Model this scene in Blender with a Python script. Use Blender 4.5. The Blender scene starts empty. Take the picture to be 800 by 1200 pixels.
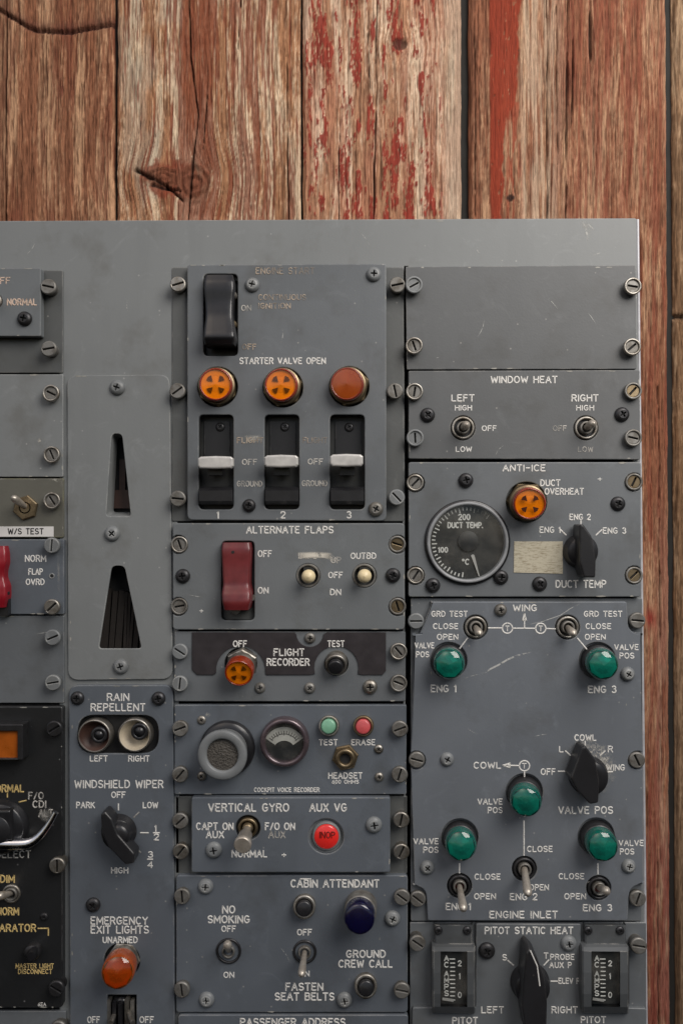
import bpy, bmesh, math, random
import numpy as np
from mathutils import Matrix, Vector, Euler
R = math.radians
random.seed(7)
scene = bpy.context.scene
COL = scene.collection

# ------------------------------------------------------------------ camera, sky, sun, exposure
S = 0.00053            # metres per unit; one unit is about one photograph pixel on the panel face
D = 900.0              # distance of the camera from the panel face, in units
F = 900.0
YAW, PITCH, ROLL = R(0.9), R(0.3), R(-0.12)
cam = bpy.data.cameras.new('camera'); camo = bpy.data.objects.new('camera', cam); COL.objects.link(camo)
cam.sensor_fit = 'VERTICAL'; cam.sensor_height = 36.0; cam.lens = 36.0 * F / 1200.0
cam.clip_start = 0.01; cam.clip_end = 100
CM = (Matrix.Rotation(YAW, 4, 'Z') @ Matrix.Rotation(R(90) + PITCH, 4, 'X') @ Matrix.Rotation(ROLL, 4, 'Z'))
CL = Vector((-D * math.sin(-YAW), -D, -D * math.tan(PITCH)))
camo.matrix_world = Matrix.Translation(CL * S) @ CM
cam.dof.use_dof = True; cam.dof.focus_distance = (D - 8) * S; cam.dof.aperture_fstop = 9.0
scene.camera = camo

world = bpy.data.worlds.new('World'); scene.world = world; world.use_nodes = True
wn = world.node_tree.nodes; wl = world.node_tree.links
bg = wn['Background']
sky = wn.new('ShaderNodeTexSky'); sky.sky_type = 'NISHITA'; sky.sun_disc = False
SUN_EL, SUN_AZ = R(50), R(215)     # azimuth clockwise from +Y: behind the camera, to its left
sky.sun_elevation = SUN_EL; sky.sun_rotation = SUN_AZ
sky.dust_density = 3.0; sky.ozone_density = 1.0; sky.air_density = 1.0
wl.new(sky.outputs[0], bg.inputs[0]); bg.inputs[1].default_value = 0.072
# the panel hangs in deep shade; its light is one wide bright opening up to the right of the camera
lamp_d = bpy.data.lights.new('window_light', 'AREA'); lamp_o = bpy.data.objects.new('window_light', lamp_d); COL.objects.link(lamp_o)
lamp_d.shape = 'RECTANGLE'; lamp_d.size = 0.6; lamp_d.size_y = 0.7; lamp_d.energy = 11.6; lamp_d.color = (1.0, 0.94, 0.875)
LP = Vector((0.50, -0.62, 0.62)); lamp_o.location = LP
lamp_o.rotation_euler = (LP - Vector((0.05, 0, -0.02))).to_track_quat('Z', 'Y').to_euler()
scene.view_settings.view_transform = 'Standard'; scene.view_settings.look = 'None'
scene.view_settings.exposure = -0.15; scene.view_settings.gamma = 1
scene.view_settings.use_curve_mapping = False

# ------------------------------------------------------------------ coordinates
def W(px, py, h=0.0):
    "point (u, v, h) of the place seen at photograph pixel (px, py) at height h above the panel face"
    d = CM.to_3x3() @ Vector(((px - 400) / F, (600 - py) / F, -1))
    t = (-h - CL.y) / d.y
    return Vector((CL.x + d.x * t, CL.z + d.z * t, h))
def w3(p): return Vector((p[0], -p[2], p[1])) * S

# ------------------------------------------------------------------ materials
def srgb(r, g, b):
    f = lambda c: (c / 255 / 12.92) if c / 255 <= .04045 else ((c / 255 + .055) / 1.055) ** 2.4
    return (f(r), f(g), f(b), 1)
class NT:
    def __init__(s, name):
        s.m = bpy.data.materials.new(name); s.m.use_nodes = True
        s.t = s.m.node_tree; s.p = s.t.nodes['Principled BSDF']; s.out = s.t.nodes['Material Output']
    def n(s, typ, **k):
        x = s.t.nodes.new('ShaderNode' + typ)
        for a, v in k.items():
            if a.startswith('i_'): x.inputs[a[2:].replace('_', ' ')].default_value = v
            else: setattr(x, a, v)
        return x
    def l(s, a, b): s.t.links.new(a, b)
    def math(s, op, a, b=None, c=None, clamp=False):
        x = s.n('Math', operation=op, use_clamp=clamp)
        for i, v in enumerate((a, b, c)):
            if v is None: continue
            if isinstance(v, (int, float)): x.inputs[i].default_value = v
            else: s.l(v, x.inputs[i])
        return x.outputs[0]
    def mix(s, fac, a, b):
        x = s.n('Mix', data_type='RGBA')
        for sock, v in ((x.inputs[0], fac), (x.inputs[6], a), (x.inputs[7], b)):
            if isinstance(v, (int, float)): sock.default_value = v
            elif isinstance(v, tuple): sock.default_value = v
            else: s.l(v, sock)
        return x.outputs[2]
    def noise(s, scale, detail=3, rough=.55, vec=None, dist=0):
        x = s.n('TexNoise'); x.inputs['Scale'].default_value = scale; x.inputs['Detail'].default_value = detail
        x.inputs['Roughness'].default_value = rough; x.inputs['Distortion'].default_value = dist
        s.l(vec if vec else s.pos(), x.inputs['Vector']); return x.outputs['Fac']
    def pos(s):
        if not hasattr(s, '_p'): s._p = s.n('NewGeometry').outputs['Position']
        return s._p
    def ramp(s, v, a, b):
        x = s.n('MapRange'); x.inputs[1].default_value = a; x.inputs[2].default_value = b
        s.l(v, x.inputs[0]); return x.outputs[0]
    def bump(s, h, dist, strength=1.0):
        x = s.n('Bump'); x.inputs['Distance'].default_value = dist; x.inputs['Strength'].default_value = strength
        s.l(h, x.inputs['Height']); s.l(x.outputs[0], s.p.inputs['Normal']); return x
    def schlick(s, f0=.045):
        g = s.n('NewGeometry'); d = s.n('VectorMath', operation='DOT_PRODUCT'); s.l(g.outputs['Incoming'], d.inputs[0]); s.l(g.outputs['Normal'], d.inputs[1])
        q = s.math('SUBTRACT', 1.0, s.math('ABSOLUTE', d.outputs['Value']))
        return s.math('ADD', f0, s.math('MULTIPLY', s.math('POWER', q, 5.0), 1 - f0), clamp=True)
    def edge(s, rad, lo=.02, hi=.25):
        b = s.n('Bevel', samples=4); b.inputs[0].default_value = rad * S
        g = s.n('NewGeometry'); d = s.n('VectorMath', operation='DOT_PRODUCT')
        s.l(b.outputs[0], d.inputs[0]); s.l(g.outputs['Normal'], d.inputs[1])
        return s.ramp(s.math('SUBTRACT', 1.0, d.outputs['Value']), lo, hi)

def paint(name, c, rough=.46, wear=(178, 175, 168), wearglint=.85, var=.13, tint=None, spec=.5):
    m = NT(name); big = m.noise(9, 3); mid = m.noise(70, 4, .6); fine = m.noise(900, 2)
    col = m.mix(m.ramp(big, .3, .7), tuple(x * (1 - var) for x in c[:3]) + (1,), tuple(x * (1 + var) for x in (tint or c)[:3]) + (1,))
    # scuffs, grime and tiny chips
    scuff = m.math('MULTIPLY', m.ramp(m.noise(45, 6, .7, dist=1.5), .57, .74), .36)
    col = m.mix(scuff, col, tuple(min(1, x * 1.5 + .015) for x in c[:3]) + (1,))
    grime = m.math('MULTIPLY', m.ramp(m.noise(28, 6, .65), .53, .70), .5)
    col = m.mix(grime, col, tuple(x * f for x, f in zip(c[:3], (.62, .58, .52))) + (1,))
    v = m.n('TexVoronoi'); v.inputs['Scale'].default_value = 230; m.l(m.pos(), v.inputs['Vector'])
    rnd = m.n('SeparateColor'); m.l(v.outputs['Color'], rnd.inputs[0])
    chip = m.math('MULTIPLY', m.ramp(v.outputs['Distance'], .16, .07), m.ramp(rnd.outputs[0], .93, .935))
    col = m.mix(m.math('MULTIPLY', chip, .5), col, srgb(*wear))
    e = m.math('MULTIPLY', m.edge(1.9, .02, .16), m.math('MULTIPLY', m.ramp(mid, .47, .56), wearglint))  # worn edges; the pale tone also paints in highlights along the rims
    streak = m.n('Mapping'); streak.inputs['Scale'].default_value = (1, 1, .12); m.l(m.pos(), streak.inputs[0])
    col = m.mix(m.math('MULTIPLY', m.ramp(m.noise(60, 5, .6, vec=streak.outputs[0]), .52, .75), .22), col, tuple(x * .7 for x in c[:3]) + (1,))
    col = m.mix(e, col, srgb(*wear))
    m.l(col, m.p.inputs['Base Color'])
    m.l(m.math('ADD', m.math('MULTIPLY', big, .22), rough - .11), m.p.inputs['Roughness'])
    m.p.inputs['Specular IOR Level'].default_value = spec
    m.bump(m.math('ADD', m.math('ADD', fine, m.math('MULTIPLY', mid, 1.8)), m.math('MULTIPLY', big, 14)), .00007, .6)
    return m.m
def metal(name, c, rough=.35, dirt=.5, metallic=.9):
    m = NT(name); a = m.noise(160, 5, .65)
    col = m.mix(m.math('MULTIPLY', m.ramp(a, .42, .66), dirt), c, tuple(x * f for x, f in zip(c[:3], (.33, .28, .22))) + (1,))
    m.l(col, m.p.inputs['Base Color']); m.p.inputs['Metallic'].default_value = metallic
    m.l(m.math('ADD', m.math('MULTIPLY', a, .35), rough - .15), m.p.inputs['Roughness'])
    m.bump(m.noise(700, 3), .00005, .4)
    return m.m
def plain(name, c, rough=.5, metallic=0, coat=0, bump=0, spec=.5, var=.15):
    m = NT(name); a = m.noise(120, 5, .6)
    m.l(m.mix(m.ramp(a, .35, .65), tuple(x * (1 - var) for x in c[:3]) + (1,), tuple(min(1, x * (1 + var)) for x in c[:3]) + (1,)), m.p.inputs['Base Color'])
    m.l(m.math('ADD', m.math('MULTIPLY', a, .2), rough - .1), m.p.inputs['Roughness'])
    m.p.inputs['Metallic'].default_value = metallic; m.p.inputs['Coat Weight'].default_value = coat
    m.p.inputs['Coat Roughness'].default_value = .12
    m.p.inputs['Specular IOR Level'].default_value = spec
    if bump: m.bump(m.noise(800, 3), .0001, bump)
    return m.m
def lens(name, c, c2, rough=.14, trans=.25, emit=0):
    m = NT(name); a = m.noise(90, 4, .6)
    lw = m.n('LayerWeight'); lw.inputs[0].default_value = .4
    m.l(m.mix(m.math('MULTIPLY', m.ramp(a, .3, .75), .7), c, c2), m.p.inputs['Base Color'])
    m.p.inputs['Subsurface Weight'].default_value = .35; m.p.inputs['Subsurface Scale'].default_value = .004
    m.p.inputs['Subsurface Radius'].default_value = (1, .5, .2)
    m.p.inputs['Transmission Weight'].default_value = trans
    m.l(m.math('ADD', m.math('MULTIPLY', a, .2), rough), m.p.inputs['Roughness'])
    m.p.inputs['Coat Weight'].default_value = .7; m.p.inputs['Coat Roughness'].default_value = .1
    if emit:
        m.p.inputs['Emission Color'].default_value = c; m.p.inputs['Emission Strength'].default_value = emit
    return m.m
def ink(name, c, worn=0.0):
    m = NT(name); a = m.noise(220, 4, .6)
    m.l(m.mix(m.ramp(a, .3, .7), tuple(x * .82 for x in c[:3]) + (1,), c), m.p.inputs['Base Color'])
    m.p.inputs['Roughness'].default_value = .55
    tr = m.n('BsdfTransparent'); mx = m.n('MixShader')
    w = m.ramp(m.noise(110, 3, .5), .36 + worn * .16, .44 + worn * .2)      # whole letters go thin here and there
    w2 = m.ramp(m.noise(1500, 2, .5), .25 + worn * .1, .40 + worn * .1)     # tiny nicks
    f = m.math('MULTIPLY', w2, m.math('ADD', (1 - worn) * .9, m.math('MULTIPLY', w, 1 - (1 - worn) * .9)))
    if worn == 0: m.l(w2, mx.inputs[0])
    else: m.l(f, mx.inputs[0])
    m.l(tr.outputs[0], mx.inputs[1]); m.l(m.p.outputs[0], mx.inputs[2])
    m.l(mx.outputs[0], m.out.inputs[0])
    return m.m
def smear(name, c, lo, hi, scale=150, amt=1.0):
    m = NT(name); m.p.inputs['Base Color'].default_value = c; m.p.inputs['Roughness'].default_value = .7
    at = m.n('Attribute', attribute_name='fade')
    tr = m.n('BsdfTransparent'); mx = m.n('MixShader')
    f = m.math('MULTIPLY', m.ramp(m.noise(scale, 6, .75), lo, hi), at.outputs['Fac'])
    m.l(m.math('MULTIPLY', f, amt), mx.inputs[0]); m.l(tr.outputs[0], mx.inputs[1]); m.l(m.p.outputs[0], mx.inputs[2])
    m.l(mx.outputs[0], m.out.inputs[0]); return m.m
def glassy(name):
    m = NT(name); t = m.t.nodes; m.t.nodes.remove(m.p)
    g = m.n('BsdfGlossy'); g.inputs['Roughness'].default_value = .08; tr = m.n('BsdfTransparent')
    tr.inputs[0].default_value = (.9, .92, .92, 1)
    mx = m.n('MixShader')
    d = m.n('BsdfDiffuse'); d.inputs[0].default_value = srgb(170, 165, 155); m0 = m.n('MixShader'); m.l(m.math('MULTIPLY', m.ramp(m.noise(60, 5, .6), .4, .7), .14), m0.inputs[0]); m.l(tr.outputs[0], m0.inputs[1]); m.l(d.outputs[0], m0.inputs[2])
    m.l(m.schlick(.07), mx.inputs[0]); m.l(m0.outputs[0], mx.inputs[1]); m.l(g.outputs[0], mx.inputs[2])
    m.l(mx.outputs[0], m.out.inputs[0]); return m.m

M = {}
M['frame'] = paint('frame_paint', srgb(126, 129, 129), .5, (196, 196, 190), .9, .05)
M['darkslate'] = paint('dark_slate_paint', srgb(94, 96, 97), .5)
M['meterhousing'] = paint('meter_housing_paint', srgb(84, 87, 89), .36)
M['grey'] = paint('grey_paint', srgb(108, 112, 114), .46)
M['slate'] = paint('slate_paint', srgb(104, 108, 111), .45)
M['panelblue'] = paint('lighter_blue_grey_paint', srgb(108, 113, 119), .44)
M['blue'] = paint('blue_grey_paint', srgb(97, 103, 110), .44)
M['olive'] = paint('olive_paint', srgb(100, 99, 90), .5, (170, 165, 110), .9)
M['rail'] = paint('rail_paint', srgb(88, 90, 89), .5)
M['black'] = paint('black_paint', srgb(38, 39, 40), .32, (150, 150, 150), .6)
M['cavity'] = plain('dark_cavity', srgb(30, 30, 30), .7)
M['tray'] = plain('black_tray', srgb(44, 45, 44), .42, bump=.3)
M['maroon'] = plain('maroon_placard', srgb(54, 50, 52), .42)
M['chipped'] = plain('chipped_primer', srgb(158, 156, 148), .6, var=.3)
M['bareglint'] = plain('bare_edge_glint', srgb(196, 196, 200), .4, metallic=.2)  # pale metal tone also carries the glint of side light along this edge
M['steel'] = metal('worn_steel', srgb(172, 168, 160), .42, .8)
M['zinc'] = metal('dull_zinc', srgb(138, 136, 131), .5, .7, .6)
M['brass'] = metal('aged_brass', srgb(146, 130, 104), .4, .6)
M['gpaint'] = paint('painted_screw', srgb(120, 123, 124), .42, (190, 190, 185), 1.0)
M['dscrew'] = metal('blackened_screw', srgb(66, 66, 68), .36, .5, .6)
M['blackp'] = plain('black_plastic', srgb(34, 34, 36), .33, coat=.15, bump=.3)
M['blackk'] = paint('black_knob', srgb(38, 38, 40), .34, (112, 110, 106), .6)
M['levermetal'] = metal('lever_steel', srgb(196, 188, 176), .34, .4, .55)
M['white'] = plain('white_plastic', srgb(206, 203, 198), .36, metallic=.25, coat=.2, var=.14, bump=.2)
M['ivory'] = plain('ivory_plastic', srgb(226, 208, 166), .35, var=.08)
M['redp'] = plain('dark_red_plastic', srgb(104, 36, 38), .36, coat=.2, bump=.2, var=.2)
M['redguard'] = plain('bright_red_plastic', srgb(136, 22, 34), .36, coat=.2)
M['amber'] = lens('amber_lens', srgb(214, 104, 20), srgb(190, 74, 12))
M['amberside'] = lens('amber_lens_skirt', srgb(170, 58, 18), srgb(120, 36, 12))
M['orange'] = lens('orange_lens', srgb(190, 90, 30), srgb(150, 62, 16))
M['green'] = lens('green_lens', srgb(14, 104, 90), srgb(10, 84, 76), .16, .2)
M['navy'] = lens('navy_lens', srgb(18, 16, 54), srgb(13, 12, 40), .12, .1)
M['redlamp'] = lens('red_lamp_lens', srgb(214, 44, 38), srgb(186, 34, 30), .2, 0, .28)
M['ltgreen'] = plain('pale_green_button', srgb(120, 172, 142), .35, coat=.3)
M['ltred'] = plain('pale_red_button', srgb(196, 84, 86), .35, coat=.3)
def shell(name, c, ior=1.5, r=.06):
    m = NT(name); m.t.nodes.remove(m.p)
    g = m.n('BsdfGlossy'); g.inputs['Roughness'].default_value = r; tr = m.n('BsdfTransparent'); tr.inputs[0].default_value = c
    d = m.n('BsdfDiffuse'); d.inputs[0].default_value = tuple(x * .5 for x in c[:3]) + (1,)
    m0 = m.n('MixShader'); m0.inputs[0].default_value = .10; m.l(tr.outputs[0], m0.inputs[1]); m.l(d.outputs[0], m0.inputs[2])
    mx = m.n('MixShader')
    m.l(m.schlick(.07), mx.inputs[0]); m.l(m0.outputs[0], mx.inputs[1]); m.l(g.outputs[0], mx.inputs[2])
    m.l(mx.outputs[0], m.out.inputs[0]); return m.m
M['ambershell'] = shell('clear_amber', (1.0, .50, .055, 1)); M['greenshell'] = shell('clear_green', (.10, .66, .56, 1))
M['reflector'] = plain('lamp_reflector', srgb(255, 244, 200), .4, metallic=0, var=.1)
M['greenreflector'] = plain('green_reflector', srgb(58, 150, 142), .35, metallic=.1, var=.3)
M['vane'] = plain('brown_vane', srgb(70, 30, 12), .4)
M['dial'] = plain('dial_black', srgb(48, 49, 49), .5)
M['dialwhite'] = plain('dial_white', srgb(196, 194, 186), .6)
M['hub'] = plain('dial_hub', srgb(52, 53, 54), .5)
M['bezel'] = plain('gauge_bezel', srgb(140, 142, 144), .42)
M['bezeldark'] = plain('meter_bezel', srgb(96, 84, 88), .25, metallic=.5, coat=.4)
M['mic'] = None
M['foam'] = plain('cream_cup', srgb(186, 174, 152), .45)
M['tan'] = plain('tan_cup', srgb(70, 50, 43), .45)
M['paper'] = None
M['tape'] = plain('white_label_tape', srgb(222, 220, 216), .45, var=.04)
M['amberplate'] = plain('amber_annunciator', srgb(168, 86, 24), .3, coat=.4)
M['glass'] = glassy('gauge_glass')
M['batten'] = plain('dark_batten', srgb(26, 24, 20), .8, bump=1)
M['slat'] = plain('dark_slat', srgb(40, 35, 31), .8, bump=1)  # plain dark brown wood for the slats
M['pink'] = plain('pink_edge', srgb(170, 110, 96), .5)
M['ink'] = ink('white_lettering', srgb(238, 236, 230), 0)
M['inkworn'] = ink('worn_lettering', srgb(206, 202, 194), .5)
M['inkfaint'] = ink('faint_lettering', srgb(184, 168, 150), .62)
M['inkyellow'] = ink('yellow_lettering', srgb(224, 196, 130), .1)
M['inkpink'] = ink('aged_cream_lettering', srgb(226, 200, 180), .1)
M['inkblack'] = ink('black_lettering', srgb(40, 38, 40), 0)
M['inkdark'] = ink('dark_red_lettering', srgb(110, 20, 16), 0)
M['scratch'] = smear('scratch', srgb(205, 205, 200), .42, .52, 300, .75)
M['dust'] = smear('chalky_scuff', srgb(208, 204, 192), .44, .66, 170, .95)
M['chalk'] = smear('thick_chalk', srgb(222, 216, 202), .30, .46, 170, 1.0)
M['knobwear'] = smear('knob_wear', srgb(214, 210, 200), .47, .60, 420, .8)
M['softdust'] = smear('soft_scuff', srgb(190, 188, 180), .42, .75, 120, .55)
m = NT('mic_mesh'); v = m.n('TexVoronoi'); v.inputs['Scale'].default_value = 900; m.l(m.pos(), v.inputs['Vector'])
m.l(m.mix(m.ramp(v.outputs['Distance'], .2, .6), srgb(66, 62, 57), srgb(84, 80, 74)), m.p.inputs['Base Color'])
m.p.inputs['Roughness'].default_value = .6; m.bump(v.outputs['Distance'], .0004, 1); M['mic'] = m.m
m = NT('yellowed_paper'); a = m.noise(420, 6, .8); mp = m.n('Mapping'); mp.inputs['Scale'].default_value = (1, 1, 6); m.l(m.pos(), mp.inputs[0])
b = m.noise(330, 4, .7, vec=mp.outputs[0])
m.l(m.mix(m.ramp(b, .50, .60), m.mix(a, srgb(196, 190, 170), srgb(178, 170, 148)), srgb(148, 138, 116)), m.p.inputs['Base Color'])
m.p.inputs['Roughness'].default_value = .7; M['paper'] = m.m

# ------------------------------------------------------------------ geometry accumulator, local frame (u right, v up, h towards the viewer)
class G:
    def __init__(s): s.v = []; s.f = []; s.mi = []; s.sm = []
    def add(s, vs, fs, mi=0, smooth=False):
        o = len(s.v); s.v += [tuple(p) for p in vs]
        for f in fs: s.f.append([i + o for i in f]); s.mi.append(mi); s.sm.append(smooth)
        return s
    def lathe(s, prof, n=24, o=(0, 0, 0), axis=(0, 0, 1), mi=0, smooth=True, phase=0, cap=True):
        z = Vector(axis).normalized(); up = Vector((0, 1, 0)) if abs(z.y) < .9 else Vector((1, 0, 0))
        x = up.cross(z).normalized(); y = z.cross(x); o = Vector(o); vs = []
        for r, h in prof:
            for k in range(n):
                a = 2 * math.pi * (k + phase) / n
                vs.append(o + z * h + x * (r * math.cos(a)) + y * (r * math.sin(a)))
        fs = [[i * n + k, i * n + (k + 1) % n, (i + 1) * n + (k + 1) % n, (i + 1) * n + k] for i in range(len(prof) - 1) for k in range(n)]
        s.add(vs, fs, mi, smooth)
        if cap and prof[-1][0] > .01: s.add(vs[-n:], [list(range(n))], mi, False)
        return s
    def box(s, c, d, mi=0, rot=0, taper=1.0):
        hx, hy, hz = d[0] / 2, d[1] / 2, d[2] / 2; vs = []
        for k in (-1, 1):
            t = taper if k > 0 else 1
            for i, j in ((-1, -1), (1, -1), (1, 1), (-1, 1)):
                x, y = i * hx * t, j * hy * t
                vs.append((c[0] + x * math.cos(rot) - y * math.sin(rot), c[1] + x * math.sin(rot) + y * math.cos(rot), c[2] + k * hz))
        return s.add(vs, [[3, 2, 1, 0], [4, 5, 6, 7], [0, 1, 5, 4], [1, 2, 6, 5], [2, 3, 7, 6], [3, 0, 4, 7]], mi)
    def tube(s, pts, rad, n=14, mi=0, ends=True):
        pts = [Vector(p) for p in pts]; rings = []; x0 = None
        for i, p in enumerate(pts):
            d = (pts[min(i + 1, len(pts) - 1)] - pts[max(i - 1, 0)]).normalized()
            x = (Vector((1, 0, 0)) if x0 is None else x0); x = (x - d * x.dot(d)).normalized(); x0 = x; y = d.cross(x)
            r = rad[i] if isinstance(rad, (list, tuple)) else rad
            rings += [p + x * r * math.cos(2 * math.pi * k / n) + y * r * math.sin(2 * math.pi * k / n) for k in range(n)]
        fs = [[i * n + k, i * n + (k + 1) % n, (i + 1) * n + (k + 1) % n, (i + 1) * n + k] for i in range(len(pts) - 1) for k in range(n)]
        s.add(rings, fs, mi, True)
        if ends: s.add(rings[:n][::-1], [list(range(n))], mi); s.add(rings[-n:], [list(range(n))], mi)
        return s
    def merge(s, vf, mi=0, dh=0):
        return s.add([(a, b, c + dh) for a, b, c in vf[0]], vf[1], mi)
    def mesh(s, name, mats):
        me = bpy.data.meshes.new(name)
        me.from_pydata([tuple(w3(p)) for p in s.v], [], s.f)
        for m_ in mats: me.materials.append(m_)
        me.polygons.foreach_set('material_index', s.mi); me.polygons.foreach_set('use_smooth', s.sm)
        me.update(); return me

def area(p): return sum(p[i][0] * p[(i + 1) % len(p)][1] - p[(i + 1) % len(p)][0] * p[i][1] for i in range(len(p))) / 2
def slab(outer, holes, h0, h1, bev=1.0, res=2):
    "solid plate with through holes and rounded edges"
    cu = bpy.data.curves.new('tmp', 'CURVE'); cu.dimensions = '2D'; cu.fill_mode = 'BOTH'
    bev = min(bev, (h1 - h0) / 2 * .95)
    cu.extrude = (h1 - h0) / 2 - bev; cu.bevel_depth = bev; cu.bevel_resolution = res; cu.offset = -bev
    for i, lp in enumerate([outer] + list(holes)):
        if (area(lp) > 0) != (i == 0): lp = lp[::-1]
        lp = [p for k, p in enumerate(lp) if math.hypot(p[0] - lp[k - 1][0], p[1] - lp[k - 1][1]) > .05]
        sp = cu.splines.new('POLY'); sp.points.add(len(lp) - 1); sp.use_cyclic_u = True
        for q, p in zip(sp.points, lp): q.co = (p[0], p[1], 0, 1)
    ob = bpy.data.objects.new('tmp', cu); me = bpy.data.meshes.new_from_object(ob)
    mid = (h0 + h1) / 2
    vs = [(v.co.x, v.co.y, v.co.z + mid) for v in me.vertices]; fs = [list(p.vertices) for p in me.polygons]
    bpy.data.objects.remove(ob); bpy.data.curves.remove(cu); bpy.data.meshes.remove(me)
    return vs, fs
def circ(cx, cy, r, n=32): return [(cx + r * math.cos(2 * math.pi * k / n), cy + r * math.sin(2 * math.pi * k / n)) for k in range(n)]
def rnd(poly, r, n=5):
    "round the corners of a polygon; r a number or one per corner"
    out = []; L = len(poly)
    for i, p in enumerate(poly):
        rr = r[i] if isinstance(r, (list, tuple)) else r
        if rr <= 0: out.append(tuple(p)); continue
        p = Vector(p); a = Vector(poly[i - 1]) - p; b = Vector(poly[(i + 1) % L]) - p
        k = min(rr, a.length * .49, b.length * .49); A = p + a.normalized() * k; B = p + b.normalized() * k
        for j in range(n + 1):
            t = j / n; out.append(tuple((1 - t) ** 2 * A + 2 * t * (1 - t) * p + t * t * B))
    return out
def rect(x0, y0, x1, y1): return [(x0, y0), (x1, y0), (x1, y1), (x0, y1)]
def notched(x0, y0, x1, y1, nl=(), nr=(), r=10.5, cr=4, xl=None, xr=None):
    "rectangle in photo pixels (y down) with round bites for the fasteners"
    P = rnd(rect(x0, y0, x1, y1), cr, 4); out = []
    # rnd gives TL, TR, BR, BL groups of 5 points
    q = len(P) // 4; TL, TR, BR, BL = P[:q], P[q:2 * q], P[2 * q:3 * q], P[3 * q:]
    out += TL + TR
    for (cx, cy) in sorted(nr, key=lambda c: c[1]):
        a = math.acos(max(-1, min(1, (x1 - cx) / r)))
        for k in range(11):
            t = -a - (2 * math.pi - 2 * a) * k / 10
            out.append((cx + r * math.cos(t), cy + r * math.sin(t)))
    out += BR + BL
    for (cx, cy) in sorted(nl, key=lambda c: -c[1]):
        a = math.acos(max(-1, min(1, (cx - x0) / r)))
        for k in range(11):
            t = math.pi - a - (2 * math.pi - 2 * a) * k / 10
            out.append((cx + r * math.cos(t), cy + r * math.sin(t)))
    return out
def px(poly, h): return [tuple(W(x, y, h)[:2]) for x, y in poly]

ABS = {}
def link(name, data, parent=None, at=(0, 0, 0), spin=0, label=None, kind=None):
    o = bpy.data.objects.new(name, data); COL.objects.link(o)
    at = Vector(at); ABS[o.name] = at
    if parent: o.parent = parent; o.location = w3(at - ABS[parent.name])
    else: o.location = w3(at)
    if spin: o.rotation_euler = (0, spin, 0)
    if label: o['label'] = label
    if kind: o['kind'] = kind
    return o
def part(name, g, mats, parent, at=None, label=None, kind=None):
    "g has absolute (u, v, h) coordinates; the part's origin goes to `at`"
    at = Vector(at) if at is not None else Vector(ABS[parent.name])
    g.v = [tuple(Vector(p) - at) for p in g.v]
    return link(name, g.mesh(name, mats if isinstance(mats, (list, tuple)) else [mats]), parent, at, label=label, kind=kind)
def thing(name, label, cat, px_, py_, h=0, group=None, data=None):
    o = link(name, data, None, W(px_, py_, h)); o['label'] = label; o['category'] = cat
    if group: o['group'] = group
    return o

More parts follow.
